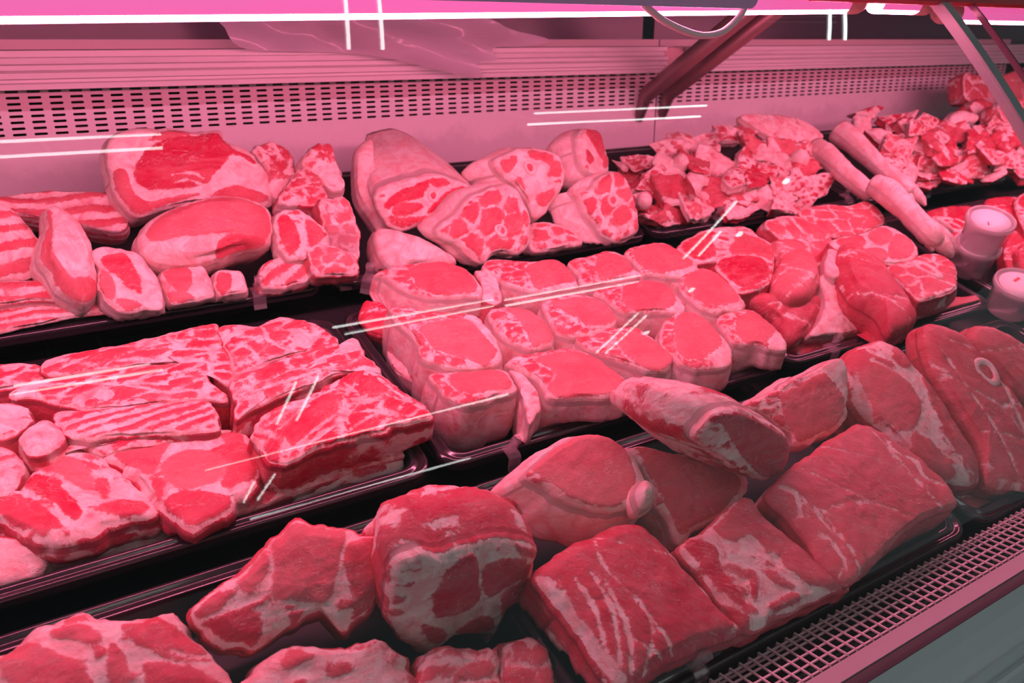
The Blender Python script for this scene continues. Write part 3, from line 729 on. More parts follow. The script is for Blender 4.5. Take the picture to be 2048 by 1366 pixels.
neck('long red neck slab between the squared slab and the front slab', '120,905 150,880 240,874 330,872 400,866 470,856 440,868 340,885 262,897 205,908 160,893', .024, T=.05, ang=6, tone=.9)
neck('knobbly neck slab at the rear right of the left tray', '437,655 475,650 512,652 535,636 562,631 608,640 650,658 682,685 650,696 580,710 513,733 472,750 460,720 448,690', .034, T=.075, ang=10, lump=.003,
     seams=(('520,650 545,690 600,705', .004), ('460,690 500,700 520,725', .006)))
neck('large neck slab on top of the right half of the left tray', '465,752 533,730 615,700 682,686 706,672 722,690 745,722 765,745 735,735 690,745 640,762 570,788 500,820 470,838 468,800', .042, T=.075, ang=12,
     seams=(('620,740 660,715 690,712 700,730', .005), ('480,790 560,770 640,745', .005)))
neck('thick dark red neck slab resting on top at the right front of the left tray', '505,850 545,815 600,795 655,765 700,740 745,735 790,762 825,790 855,812 868,830 845,842 800,850 740,868 690,880 640,895 590,920 560,930 530,912 512,880', .046, ta=4, T=.050, r=.007, side='marb', ang=32, tone=.92, cell=(.085, .024), w=.0010,
     seams=(('690,770 720,800 700,830 660,860 600,900', .004), ('720,800 760,790 810,805', .003), ('745,735 760,760 800,790 840,815', .005), ('700,830 760,825 820,835', .003), ('520,860 570,830 620,815', .003)))
neck('pale neck slab end underneath at the right front of the left tray', '540,985 600,968 680,940 740,920 800,890 835,868 858,868 862,895 840,915 820,935 780,950 700,970 620,998 560,1012', -.010, ta=22, T=.030, r=.010, tone=.75, w=.004, side='fat')
neck('under layer neck slab with a torn fatty front edge in the left tray', '330,1020 420,1000 520,940 620,915 700,880 800,850 850,850 840,900 740,930 640,965 540,1005 430,1045 370,1062', -.004, T=.036, side='marb')
neck('under layer neck slab ragged and grey along the left front tray rim', '-60,1060 60,1060 170,1040 300,1000 360,1040 330,1085 240,1105 120,1130 60,1165 0,1185 -60,1200', -.012, ta=14, T=.028, lump=.004, side='fat', w=.005)
neck('torn pale neck flap hanging over the left front tray rim', '-40,1085 0,1075 40,1085 90,1090 100,1115 80,1150 75,1165 40,1170 0,1188 -40,1195', -.002, ta=28, T=.020, lump=.004, w=.008, tone=.55)

# ------------------------------------------------------------------ middle row, centre tray: loin chops
G2 = 'thick loin chops stacked in the centre tray'
CF = ('cut_face', 'fat_side')
def chop(label, o, h, eye, T=.075, tone=.38, **k):
    k.setdefault('split', CF); k.setdefault('side', 'fat'); k.setdefault('r', .007); k.setdefault('dome', .003)
    return piece('loin_chop', label, 'loin chop', G2, o, h, T=T, style='loin', eye=(eye, tone), **k)
chop('thick loin chop at the rear left corner of the centre tray', '745,545 785,532 872,520 920,530 950,548 964,575 962,590 930,588 900,592 850,589 812,577 785,562 768,548', .048, '822,538 872,524 922,534 948,556 956,580 940,588 885,590 840,579 826,560', tone=.5)
piece('loin_chop', 'pale loin chop end between the first and second rear chops', 'loin chop', G2, '950,541 974,540 993,553 997,567 1006,596 985,606 964,592 962,565', .040, T=.07, style='loin', w=.004, tone=.4)
chop('second loin chop along the rear edge with a notch in its fat', '972,517 1025,520 1066,523 1085,518 1120,518 1145,542 1158,566 1135,573 1090,580 1063,580 1008,563 996,552 968,536', .046, '1052,535 1090,520 1120,521 1144,546 1155,562 1090,576 1066,576 1058,552', tone=.4)
chop('loin chop at the rear edge left of the last one, faintly marbled', '1137,520 1186,508 1213,500 1244,505 1274,539 1281,549 1227,559 1193,563 1165,566 1155,545', .046, '1195,515 1240,510 1268,540 1225,555 1196,556', tone=.45)
chop('last loin chop along the rear edge, nearest the steaks', '1250,502 1275,490 1326,483 1362,500 1392,522 1402,545 1370,550 1330,549 1300,546 1285,543 1270,520', .050, '1268,505 1326,488 1360,505 1388,530 1340,545 1295,542', tone=.4)
chop('big loin chop at the left of the centre tray under the twin reflection', '782,609 872,621 940,625 964,635 988,669 1008,703 998,723 970,734 919,734 871,723 844,710 830,675 810,655 789,634', .050, '847,652 926,640 953,655 981,686 995,703 981,724 967,732 926,717 871,700 851,675', T=.085, tone=.3)
chop('plump pale loin chop in the middle of the centre tray', '977,621 1008,612 1056,617 1083,635 1104,655 1109,682 1094,693 1066,696 1039,689 1008,672 988,652', .044, '1012,621 1056,623 1090,638 1107,669 1094,689 1066,694 1039,655', tone=.3, dome=.008)
chop('loin chop in the second line right of the plump pale one', '1087,600 1135,587 1182,590 1213,604 1234,631 1230,648 1193,662 1155,672 1114,662 1094,631', .046, '1107,611 1158,594 1206,604 1230,635 1223,652 1172,652 1158,641', tone=.42)
chop('loin chop in the second line below the rear pair with frayed fat rim', '1189,580 1234,566 1295,559 1336,570 1360,594 1374,617 1357,624 1312,621 1261,624 1240,617 1210,594', .048, '1251,573 1295,561 1329,570 1353,597 1340,617 1268,621 1244,600', tone=.42)
chop('smooth loin chop below the small white glint at the right of the second line', '1358,566 1372,545 1400,534 1427,539 1461,566 1490,600 1485,617 1450,621 1413,617 1379,593', .050, '1368,560 1400,538 1425,543 1457,570 1480,600 1450,612 1410,608 1382,588', tone=.4)
chop('loin chop with a bright pale eye in the third line', '1152,676 1193,662 1244,652 1282,655 1319,686 1350,717 1340,737 1302,740 1275,734 1240,720 1193,703', .044, '1234,672 1278,669 1319,690 1347,720 1316,740 1275,730 1240,700', tone=.34)
chop('fat-rimmed loin chop between the pale-eyed one and the corner one', '1322,655 1348,624 1372,619 1403,628 1427,648 1450,675 1468,696 1464,723 1433,734 1389,734 1355,720 1328,689', .048, '1348,648 1368,624 1399,631 1427,655 1444,686 1427,706 1399,720 1358,710', T=.08, tone=.34)
chop('corner loin chop with lumpy white fat at the front right of the centre tray', '1433,635 1461,621 1502,617 1529,635 1553,655 1567,669 1574,696 1539,696 1519,689 1471,686 1447,658', .044, '1474,641 1502,624 1539,641 1553,655 1533,686 1495,686 1474,669', T=.078, tone=.34, lump=.003)
chop('loin chop at the front left corner of the centre tray above the clear clip', '854,747 912,742 981,735 1015,739 1035,768 1032,781 998,792 953,805 926,809 888,792 881,778', .042, '902,751 967,740 1008,745 1025,764 1022,778 974,785 933,789 902,775', T=.080, tone=.42)
piece('loin_chop', 'narrow pale loin strip beside the front left corner chop', 'loin chop', G2, '1018,735 1035,735 1060,760 1078,790 1080,815 1060,850 1050,815 1040,775', .036, T=.07, style='loin', tone=.4, w=.004, split=CF, side='fat')
piece('loin_chop', 'pale fatty loin end under the narrow strip at the front rim', 'loin chop', G2, '1060,818 1085,805 1108,800 1110,830 1105,855 1090,872 1065,870', -.002, ta=40, T=.035, style='loin', tone=.3, w=.005, lump=.003)
chop('large loin chop with deep pale fat below at the front of the centre tray', '1008,720 1066,703 1138,693 1186,710 1240,744 1257,768 1237,792 1158,795 1100,795 1087,778 1070,751 1035,734', .044, '1070,720 1138,703 1193,717 1240,751 1251,768 1213,789 1125,795 1094,778 1110,751', T=.082, tone=.36)
piece('rib_end', 'dark red rib end sticking out at the left of the centre tray', 'rib', None, '722,603 748,600 768,612 785,648 795,682 760,675 730,665 718,640', .012, ta=25, tb=-25, T=.03, style='lean', side='lean', tone=.9, lump=.003)
piece('loin_chop', 'lower loin chop half hidden below the left stack of the centre tray', 'loin chop', G2, '770,690 800,690 830,725 850,760 840,770 800,750 780,725', -.006, tb=-15, T=.034, style='loin', tone=.4, w=.004, side='fat')

# ------------------------------------------------------------------ middle row, right tray: leg steaks
G3 = 'leg steaks in the tray beside the tubs'
def steak(label, o, h, T=.035, **k):
    k.setdefault('style', 'leg'); k.setdefault('side', 'lean')
    return piece('leg_steak', label, 'steak', G3, o, h, T=T, **k)
steak('round leg steak under the long diagonal reflection with a small bone ring', '1355,491 1386,470 1416,457 1461,452 1495,453 1519,471 1539,481 1553,494 1550,518 1546,552 1533,570 1478,585 1454,557 1430,535 1433,522 1392,525 1368,505', .050, T=.06, bones=((1446,480,15,.7),), muscles=(('1435,525 1480,515 1525,520 1540,545 1520,565 1480,575 1445,545', .9), ('1490,470 1540,490 1545,520 1500,510 1460,512 1465,485', .5), ('1362,492 1400,470 1430,465 1425,485 1430,515 1395,520 1372,505', .75), ('1475,580 1510,572 1535,562 1530,572 1490,583', .8)), rim=.002)
steak('plump rosy leg muscle beside the round steak', '1539,482 1580,475 1615,494 1639,529 1642,556 1621,583 1587,590 1550,573 1546,549 1555,518', .052, T=.07, dome=.014, r=.015, style='lean', tone=.35)
steak('thin leg slice at the rear left of the steak tray', '1530,446 1560,432 1600,432 1640,452 1664,476 1652,508 1640,532 1604,512 1562,478', .048, ta=18, T=.04, ang=-20, rim=.004)
steak('broad leg slice lying at the rear of the steak tray', '1600,422 1650,408 1700,410 1732,402 1762,420 1768,446 1722,470 1664,472 1622,448', .058, ta=15, T=.05, rim=.004, cell=(.05,.03))
steak('leg slice with round muscles behind the long dark muscle', '1660,482 1720,466 1770,450 1812,468 1834,490 1832,515 1795,528 1750,522 1700,510', .062, ta=10, T=.06, rim=.004, muscles=(('1672,482 1715,470 1730,490 1705,505', .6), ('1735,470 1765,455 1785,470 1770,492 1745,490', .5), ('1790,470 1815,475 1828,495 1815,515 1780,518 1775,498', .5), ('1715,505 1760,498 1775,515 1745,520', .5)))
steak('long dark muscle lying diagonally across the steak tray', '1686,481 1706,478 1731,491 1768,518 1789,556 1812,583 1840,617 1833,638 1802,655 1782,652 1765,621 1724,594 1703,576 1683,535 1677,511', .062, ta=8, T=.06, r=.022, dome=.010, style='lean', tone=.75, ang=-50, seams=(('1695,485 1740,520 1790,560 1825,610', .0016),))
steak('pale fat-edged slice standing left of the long dark muscle', '1652,512 1662,488 1686,474 1685,491 1678,511 1683,539 1676,552 1655,546 1649,529', .058, T=.05, style='fat', side='fat', blood=.7)
steak('leg steak with an oval bone ring in front of the trotter toes', '1782,522 1820,515 1854,505 1888,511 1912,532 1915,563 1909,580 1871,593 1840,600 1820,583 1792,556 1775,539', .050, T=.045, bones=((1852,541,12,1.4),), cell=(.06,.03), side='marb')
steak('dark leg muscle at the front left of the steak tray', '1485,590 1519,580 1560,587 1608,597 1639,587 1649,604 1635,641 1618,669 1587,682 1567,658 1550,635 1519,614', .022, ta=18, T=.06, r=.016, style='lean', tone=.7, dome=.008)
steak('translucent pink flap with torn holes at the front of the steak tray', '1642,552 1683,552 1700,576 1710,600 1755,628 1768,641 1762,652 1690,669 1649,669 1621,669 1640,640 1652,600', .018, ta=25, T=.03, style='fat', side='fat', lump=.006, blood=1.0)
steak('flat pink trimming along the front rim at the right of the steak tray', '1840,607 1881,597 1929,593 1970,590 1973,604 1929,617 1881,631 1830,645', .0, ta=10, T=.02, style='lean', tone=.35, side='lean')
steak('dark trimming below the torn flap at the front rim', '1585,690 1640,672 1720,662 1770,650 1800,658 1760,672 1680,690 1610,712', -.022, ta=20, T=.015, style='lean', tone=.8)

# ------------------------------------------------------------------ middle row, far right: shank slices behind the tubs
G4 = 'red shank slices behind the clear tubs'
def slice_(label, o, h, **k): return piece('shank_slice', label, 'shank slice', G4, o, h, T=k.pop('T', .035), style='lean', side='lean', tone=.95, **k)
slice_('bright red shank slice with a big bone ring left of the tubs', '1855,424 1900,412 1945,414 1960,440 1930,475 1895,468 1870,448', .01, bones=((1903,451,23,.75),))
slice_('bright red shank slice behind the top tub', '1970,402 2010,393 2060,400 2110,430 2060,450 2000,440', .02)
slice_('shank slice with a pale fat curve at the right photo edge', '2030,410 2048,385 2090,380 2130,420 2120,470 2060,470', .035, muscles=(('2035,405 2060,385 2100,390 2100,415 2060,425', .9), ('2050,440 2110,435 2110,465 2060,465', .9)))
slice_('red shank slice right of the stacked tubs', '2010,490 2030,460 2070,450 2110,490 2100,540 2050,540 2015,535', .015)
slice_('deep red shank slice at the far right of the tubs', '2035,500 2080,480 2130,520 2110,560 2050,550', .03)
# ------------------------------------------------------------------ back row, left tray: belly, ham, neck bones
GB = 'pork belly strips in the back left tray'
def belly(label, o, h, T=.035, per=.013, **k): return piece('belly_strip', label, 'pork belly', GB, o, h, T=T, style='belly', stripes=per, side=k.pop('side', 'layers'), **k)
belly('long belly strip lying along the back wall at the left photo edge', '-60,396 0,391 60,384 140,381 225,386 245,415 258,448 235,462 180,455 110,440 40,430 -60,440', .062, ta=35, T=.05, per=.022, ang=-2)
belly('stacked belly slices with white stripes at the left photo edge', '-60,412 0,408 30,425 62,458 84,490 82,530 70,552 40,562 0,566 -60,570', .075, ta=50, T=.10, per=.024, ang=3)
piece('belly_roll', 'pale folded belly piece standing on end at the left of the back row', 'pork belly', None, '92,412 108,404 130,412 155,430 175,458 190,495 200,540 201,575 190,603 168,610 140,600 112,580 100,550 80,525 78,495 90,455', .085, ta=42, tb=10, T=.07, style='belly', side='skin', r=.018, dome=.012, split=('layers', 'rind'), ang=62,
      muscles=(('92,430 100,412 108,450 102,500 130,545 160,570 185,585 170,603 140,594 115,570 104,540 84,515', .45), ('150,560 192,560 196,585 172,600', .55)))
belly('upright belly block with a white rim right of the folded piece', '183,498 215,488 272,503 296,525 318,560 328,612 300,622 250,628 215,610 190,575 198,540 186,520', .055, ta=38, T=.07, muscles=(('200,520 240,505 262,520 280,560 284,590 262,580 240,560 215,540', .85), ('190,540 215,545 232,575 226,600 205,585 196,565', .45), ('235,600 260,600 285,612 250,622', .5)), split=('cut_face', 'rind'), side='skin')
belly('small belly chunk third from the right at the front rim', '322,542 365,530 408,528 420,552 430,590 400,602 345,608 328,580', .035, ta=35, T=.05, muscles=(('325,545 372,535 385,560 370,585 345,575', .6), ('330,585 375,588 390,600 345,606', .4)), split=('cut_face', 'rind'), side='skin')
belly('smallest belly chunk behind the clear clip', '430,543 462,536 485,540 494,560 493,582 460,590 436,592', .032, ta=35, T=.045, muscles=(('430,550 458,548 460,575 440,590', .7),), split=('cut_face', 'rind'), side='skin')
belly('belly chunk at the right end of the back left tray', '520,535 555,512 590,512 612,530 616,556 590,568 545,575 522,572', .032, ta=25, T=.045, ang=35, per=.02)
belly('flat belly slab at the front left corner of the back row', '-60,590 0,600 50,590 115,605 160,604 210,603 236,612 238,622 160,630 80,645 0,664 -60,676', .015, ta=12, T=.05, per=.014, ang=-2)
belly('belly slice with a white top rim under the stacked slices', '-60,562 0,562 40,558 90,560 112,582 118,600 60,600 0,608 -60,615', .040, ta=25, T=.06, per=.02, ang=-4)
piece('ham_slice', 'wide ham cut standing upright with a thick pale rim and dark red centre', 'ham', None, '212,300 222,271 262,255 330,254 400,259 440,256 456,280 500,300 535,338 548,385 540,415 470,410 400,405 330,420 275,438 240,408 222,368', .112, ta=52, T=.075, style='fat', side='skin', split=('cut_face', 'rind'), r=.012, dome=.008, rim=.006, blood=.3,
      muscles=(('268,350 285,310 330,280 395,272 440,268 462,295 500,312 520,335 490,320 462,310 448,330 425,355 405,372 340,380 290,380', .95), ('228,342 250,340 258,365 268,385 300,405 330,398 375,390 400,388 330,412 280,432 248,405 232,375', .55), ('415,398 465,372 520,385 540,395 520,405', .6), ('290,285 330,262 400,265 370,272 320,280', .5)),
      seams=(('340,352 380,348 405,360', .003), ('345,368 375,362 400,370', .003)), cell=(.1, .05))
piece('ham_slice', 'rounded ham piece with a pale underside in front of the upright ham cut', 'ham', None, '275,482 285,452 318,422 378,396 422,385 480,386 525,398 548,425 552,468 532,492 492,500 430,522 372,532 318,528 286,510', .092, ta=45, T=.09, style='fat', side='skin', split=('cut_face', 'rind'), r=.022, dome=.016, blood=.4,
      muscles=(('290,470 310,440 350,415 400,400 450,392 500,400 535,420 545,450 535,475 500,480 460,470 420,475 360,478 315,485', .42), ('430,490 470,470 530,478 525,490 490,498 440,515', .75)))
GN = 'pork neck bones beside the ham'
def nbone(label, o, h, **k): return piece('neck_bone', label, 'neck bone', GN, o, h, style='neck', ta=k.pop('ta', 40), T=k.pop('T', .045), lump=k.pop('lump', .005), cell=(.03, .016), **k)
nbone('rounded pale neck bone cut right behind the ham', '505,300 525,286 548,283 578,298 594,332 592,372 560,402 540,385 535,345 520,318', .105, side='fat')
nbone('upright neck bone cut with a pointed tip against the back wall', '606,310 622,295 642,284 668,286 676,325 688,360 684,385 660,380 640,355 625,350 602,332', .115, side='fat', T=.04)
nbone('folded neck bone flap between the two upright ones', '590,342 618,332 640,352 652,378 645,402 612,412 570,408 555,398', .095, ta=30)
nbone('curled dark neck bone resting on the belly chunk', '550,428 566,415 592,415 622,426 652,452 662,475 645,508 600,520 572,515 556,480', .075, side='fat', muscles=(('556,440 575,430 590,455 600,490 580,510 562,480', .85), ('610,440 640,455 645,480 620,495', .7)))
nbone('ragged neck bone with a torn edge at the right of its heap', '640,405 668,395 690,388 702,412 716,440 722,490 712,520 690,524 664,500 650,460', .070, tone=.5, blood=.8)
nbone('pale neck bone end above the two clear clips', '614,500 640,492 668,496 700,508 722,528 716,548 680,552 636,548', .045, tone=.5)

# ------------------------------------------------------------------ back row, second tray: hocks
GH = 'pork hocks at the back'
SK = ('cut_face', 'skin')
def hock(label, o, h, ta, tb, end, bones=(), **k):
    k.setdefault('blood', .25); k.setdefault('muscles', ()); 
    return piece('pork_hock', label, 'pork hock', GH, o, h, ta=ta, tb=tb, end=end, style='shank', side='skin', split=SK, bones=bones, r=k.pop('r', .010), bulge=k.pop('bulge', .010), rim=k.pop('rim', .006), **k)
hock('large cone-shaped hock with a dark red cut face and pale skin', '748,402 752,386 762,372 793,359 834,349 871,343 912,355 940,369 955,381 946,395 919,413 885,428 858,444 830,455 806,462 779,452 760,428', .075, 52, -8, (775, 272, .100), ((865, 392, 11, 1.2),), taper=.50, rim=.007, tone=.9,
     muscles=(('768,408 790,385 830,370 858,360 850,385 835,400 800,405 775,420', .95), ('790,410 830,405 845,415 812,432 785,430', .8), ('855,360 885,355 900,368 870,375', .75), ('890,385 920,372 938,378 932,392 900,410 870,425 852,425 875,400', .95), ('775,432 810,436 850,430 850,442 812,455 785,448', .85)))
piece('pork_hock', 'pale skin slab standing against the left side of the cone-shaped hock', 'pork hock', GH, '707,305 716,288 732,275 746,276 750,320 760,372 768,420 778,452 760,468 744,450 728,425 712,395 706,350', .075, ta=40, tb=-20, T=.04, style='skin', side='skin', r=.014, dome=.01)
piece('pork_hock', 'smooth pale hock lying under the cone-shaped hock at the front rim', 'pork hock', GH, '752,452 778,450 806,462 842,472 880,490 916,512 912,526 860,532 800,534 770,515 756,490', .035, ta=25, T=.06, style='skin', side='skin', r=.016, dome=.012)
hock('hock with a white marbled face tipped forward at the front rim', '872,462 884,446 905,432 925,408 950,386 985,372 1012,368 1034,374 1050,396 1062,430 1066,466 1056,498 1034,512 1004,506 985,512 968,530 946,522 915,494 886,478', .068, 50, -10, (920, 440, .045), ((1000, 462, 13, 1.0),), taper=.85, rim=.008, tone=.7,
     cell=(.044, .030), w=.0020, ang=30)
hock('upright hock with a hollow bone in the middle of the back group', '988,322 1008,305 1040,295 1075,293 1102,299 1124,315 1133,345 1130,372 1105,408 1088,432 1068,437 1052,402 1032,374 1005,350', .105, 50, -5, (985, 372, .07), ((1058, 336, 13, 1.0),), taper=.85, rim=.007, tone=.6,
     muscles=(('1055,302 1085,298 1105,310 1100,328 1080,322 1060,318', .75), ('998,325 1030,310 1032,330 1015,345 1000,340', .55), ('1100,322 1122,325 1120,355 1098,348', .6), ('1070,395 1095,380 1110,385 1092,410 1075,412', .5), ('1025,365 1040,355 1050,385 1040,385', .6)))
hock('hock turned sideways showing pale skin and a red cut edge', '1158,264 1178,254 1202,264 1215,300 1222,338 1205,350 1185,345 1168,330 1160,300', .115, 38, 22, (1118, 338, .07), (), taper=.95, rim=.004, tone=.75, bulge=.012,
     muscles=(('1170,262 1195,260 1208,300 1200,320 1182,290', .75), ('1172,300 1185,318 1180,330 1170,318', .8), ('1205,310 1216,318 1214,335 1203,332', .7)))
hock('hock with a twisted bone hole at the right end of the hock tray', '1146,382 1164,378 1186,373 1197,354 1217,342 1232,340 1252,350 1266,375 1275,408 1281,438 1279,463 1266,474 1250,478 1235,486 1209,476 1190,452 1174,430 1160,402', .065, 46, -12, (1150, 435, .035), ((1224, 402, 12, 1.1),), taper=.9, rim=.006, tone=.6,
     cell=(.044, .030), w=.0020, ang=30)
piece('pork_hock', 'small hock end showing a pale ringed cut between two hocks at the front rim', 'pork hock', GH, '1058,452 1075,442 1100,443 1132,452 1155,468 1166,488 1120,496 1075,504 1056,490', .030, ta=30, T=.05, style='shank', side='skin', split=SK, tone=.6, rim=.006, dome=.008)

# ------------------------------------------------------------------ back row, third and fourth trays: bone scraps and trotters
def scrap(x, y, rx, ry, h, rot, label, group, **k):
    """angular splinter of bone and meat: an uneven outline with real corners, a bent plate of flesh, sometimes a white bone stub"""
    k.setdefault('ta', rnd.uniform(0, 55)); k.setdefault('tb', rnd.uniform(-30, 22)); rot += rnd.uniform(-.5, .5); rx *= 1.30; ry *= 1.30
    n_ = rnd.choice([5, 6, 7, 8]); a = sorted(rnd.uniform(0, 2*math.pi/n_)+2*math.pi*i/n_ for i in range(n_)); q = []
    for t in a:
        f = rnd.uniform(.62, 1.35); cx, cy = rx*f*math.cos(t), ry*f*math.sin(t); c, s = math.cos(rot), math.sin(rot)
        q.append((x+cx*c-cy*s, y+cx*s+cy*c))
    st = rnd.choice(['bone', 'bone', 'neck', 'shank', 'fat'])
    return piece('bone_scrap', label, 'bone scrap', group, q, h, T=k.pop('T', rnd.uniform(.014, .032)), style=st, side=k.pop('side', rnd.choice(['marb', 'lean', 'fat'])), lump=rnd.uniform(.006, .011), rough=.004, r=.003, dome=rnd.uniform(-.006, .008),
                 sharp=True, taper=rnd.uniform(.6, 1.0), skew=(rnd.uniform(-.012, .012), rnd.uniform(-.008, .008)), tone=rnd.uniform(.35, .95), blood=rnd.uniform(.2, .9), cell=(.03, .014), bulge=-.002, **k)
GS, GR = 'bone scraps heaped left of the trotters', 'red bones heaped right of the trotters'
LS, LR = 'small knobbly pork bone scrap in the heap left of the trotters', 'small dark red bone scrap in the heap right of the trotters'
for (x, y, rx, ry, h, rt) in ((1247,331,26,9,.045,.3),(1278,322,30,13,.055,.0),(1348,300,40,17,.075,.25),(1362,278,28,18,.085,.2),(1348,338,36,20,.070,.3),(1320,350,22,24,.060,.5),(1346,384,34,27,.050,.2),
      (1286,392,22,32,.035,-.2),(1352,434,42,20,.010,.2),(1438,380,52,30,.050,.3),(1442,322,46,27,.075,.3),(1410,290,22,22,.090,.0),(1447,270,26,17,.095,.0),(1490,262,16,26,.105,-.3),(1507,285,14,30,.100,-.5),
      (1568,298,28,20,.090,.1),(1529,300,22,22,.090,.4),(1498,308,18,20,.085,.0),(1520,348,30,22,.065,.4),(1572,330,22,22,.075,.2),(1606,335,26,24,.075,.4),(1618,376,44,30,.045,.0),(1540,395,44,22,.035,-.1),
      (1398,358,20,18,.065,.0),(1470,352,22,18,.070,.3),(1480,418,26,20,.030,.0),(1565,368,22,18,.055,.4),(1395,416,22,16,.030,.2),(1300,352,18,14,.05,.2),(1580,412,28,14,.025,-.2),(1310,425,16,12,.015,.0),(1640,300,16,18,.08,.1),(1262,352,24,16,.03,.2),(1310,372,24,22,.045,.1),(1262,372,20,16,.025,.3),(1382,405,24,20,.04,.2),(1318,320,20,14,.06,.0),(1390,318,24,20,.08,.4),(1600,300,24,20,.085,.2),(1548,350,26,20,.06,.1),(1490,390,26,20,.04,.3),(1330,412,22,16,.02,.1),(1500,335,20,22,.07,.2)):
    scrap(x, y, rx, ry, h, rt, LS, GS)
for (x, y, rx, ry, h, rt) in ((1726,250,18,16,.095,.0),(1766,270,24,22,.095,.2),(1797,240,32,18,.110,.1),(1806,294,28,26,.085,.3),(1856,246,27,22,.115,-.2),(1875,273,22,22,.105,.3),(1897,288,22,18,.095,.3),(1840,284,20,22,.095,.0),
      (1965,270,34,22,.105,.3),(1948,290,24,16,.095,.2),(1998,246,28,18,.125,.0),(2016,275,28,18,.110,.2),(1843,330,26,20,.060,.2),(1882,336,22,26,.055,.4),(1944,328,34,24,.065,.3),(1897,310,22,16,.080,.2),
      (2012,320,30,20,.070,-.2),(2040,338,26,16,.055,.0),(1816,352,20,20,.045,.5),(1982,298,24,16,.090,.2),(2050,290,24,24,.10,.2),(1775,305,22,18,.075,.3),(1860,360,24,12,.035,.0),(1740,225,20,10,.10,.3),(1920,352,26,12,.04,-.2),(1985,345,28,12,.045,-.2),(1830,262,22,18,.10,.1),(1915,262,24,18,.105,.2),(1862,312,24,18,.075,.0),(1918,308,22,20,.08,.1),(1960,318,20,16,.07,.2),(1790,330,20,20,.06,.2),(2000,300,20,18,.085,.1)):
    scrap(x, y, rx, ry, h, rt, LR, GR)
piece('bone_scrap', 'pale rounded bone knuckle at the top of the far right heap', 'bone scrap', None, '1902,232 1912,222 1935,222 1958,230 1955,242 1935,246 1915,248 1904,242', .125, ta=35, T=.03, style='fat', side='fat', dome=.01, blood=.3)
def knuckle(label, x, y, r, h):
    c = P(x, y, h); R = np.linalg.norm(P(x+r, y, h)-c); V = []; F = []; m_ = 14; n_ = 20
    for i in range(m_):
        a = math.pi*(i+.5)/m_
        for j in range(n_):
            w_ = 2*math.pi*j/n_; V.append(c+R*(math.sin(a)*(math.cos(w_)*EX+math.sin(w_)*ES)+1.15*math.cos(a)*EH))
    V = np.array(V); V += (V-c)*(.18*fbm(V*60, 3))[:, None]
    F = [(i*n_+j, i*n_+(j+1) % n_, (i+1)*n_+(j+1) % n_, (i+1)*n_+j) for i in range(m_-1) for j in range(n_)]+[tuple(range(n_))[::-1], tuple((m_-1)*n_+j for j in range(n_))]
    tag(mesh('bone_knuckle', V, F, MEAT, None, True, {'m': np.full(len(V), -.02), 'tone': np.full(len(V), .3), 'loc': V*1.0, 'blood': np.full(len(V), .2)}), label, 'bone knuckle', 'white bone knuckles')
knuckle('smooth lilac-white bone knuckle at the left end of the scrap heap', 1288, 402, 14, .052)
knuckle('glossy white bone knuckle in the middle of the scrap heap', 1360, 328, 15, .080)
knuckle('white bone knuckle just left of the trotters', 1598, 320, 15, .085)
piece('pig_ear', 'flat red ear-shaped piece along the back of the scrap heap', 'pig ear', None, '1482,232 1500,226 1560,229 1610,240 1648,268 1640,278 1612,288 1570,282 1540,272 1510,252', .110, ta=30, T=.02, style='skin', side='skin', tone=.8, blood=1.0, lump=.004)
def trotter(label, path, toes, cat='pig trotter'):
    t = thing('pig_trotter', label, cat, P(path[0][0], path[0][1], FLOOR_H), 'pale trotters in front of the back heaps')
    limb('leg', path, t)
    for q in toes: limb('toe', q, t, lump=.001, n=14)
trotter('straight pale trotter with a cut end pointing at the back wall', ((1678,264,.100,.030),(1704,283,.095,.028),(1738,314,.084,.022),(1772,345,.072,.020),(1800,368,.062,.021),(1818,382,.056,.017)),
        (((1806,368,.060,.016),(1826,384,.050,.015),(1842,400,.040,.011),(1850,410,.034,.004)), ((1796,370,.056,.015),(1812,392,.044,.014),(1824,410,.033,.009),(1830,418,.028,.003)), ((1788,352,.07,.010),(1804,362,.068,.008),(1816,368,.062,.003))))
trotter('red-stained upper trotter lying in front of the straight one', ((1630,296,.085,.024),(1650,312,.084,.028),(1685,342,.080,.023),(1718,370,.072,.021),(1742,386,.066,.020)), ())
trotter('big bent trotter with spread toes reaching toward the tubs', ((1748,368,.098,.022),(1776,386,.096,.027),(1808,415,.090,.023),(1838,446,.080,.022),(1860,468,.072,.024),(1874,482,.064,.017)),
        (((1862,466,.072,.018),(1882,488,.058,.017),(1896,504,.048,.012),(1904,514,.042,.004)), ((1872,462,.066,.016),(1895,482,.052,.015),(1912,502,.040,.010),(1920,512,.034,.003)), ((1850,464,.07,.010),(1858,486,.056,.009),(1866,502,.045,.004)), ((1868,440,.08,.010),(1890,452,.07,.009),(1906,464,.06,.004))))
GX = 'large cuts stacked at the far right end'
def far(label, o, h, **k): return piece('large_cut', label, 'large cut', GX, o, h, **k)
far('upright red block against the back panel at upper right', '1930,150 1950,147 1972,152 1980,172 1978,198 1955,202 1932,196', .150, ta=50, T=.05, style='leg', side='marb', lump=.004)
far('dark red piece under the upright block', '1942,205 1965,198 1990,208 1998,228 1975,232 1950,225', .125, ta=40, T=.05, style='bone', side='marb', lump=.005)
far('big pale cut behind the glass joint at the right edge', '1998,160 2015,148 2060,135 2120,150 2120,200 2060,210 2010,200', .16, ta=45, T=.08, style='lean', tone=.35, side='fat', lump=.004)
far('rosy cut beside the glass joint under the big pale cut', '2000,205 2030,195 2090,200 2120,240 2070,262 2025,250 2005,232', .145, ta=40, T=.06, style='leg', tone=.6, lump=.004)

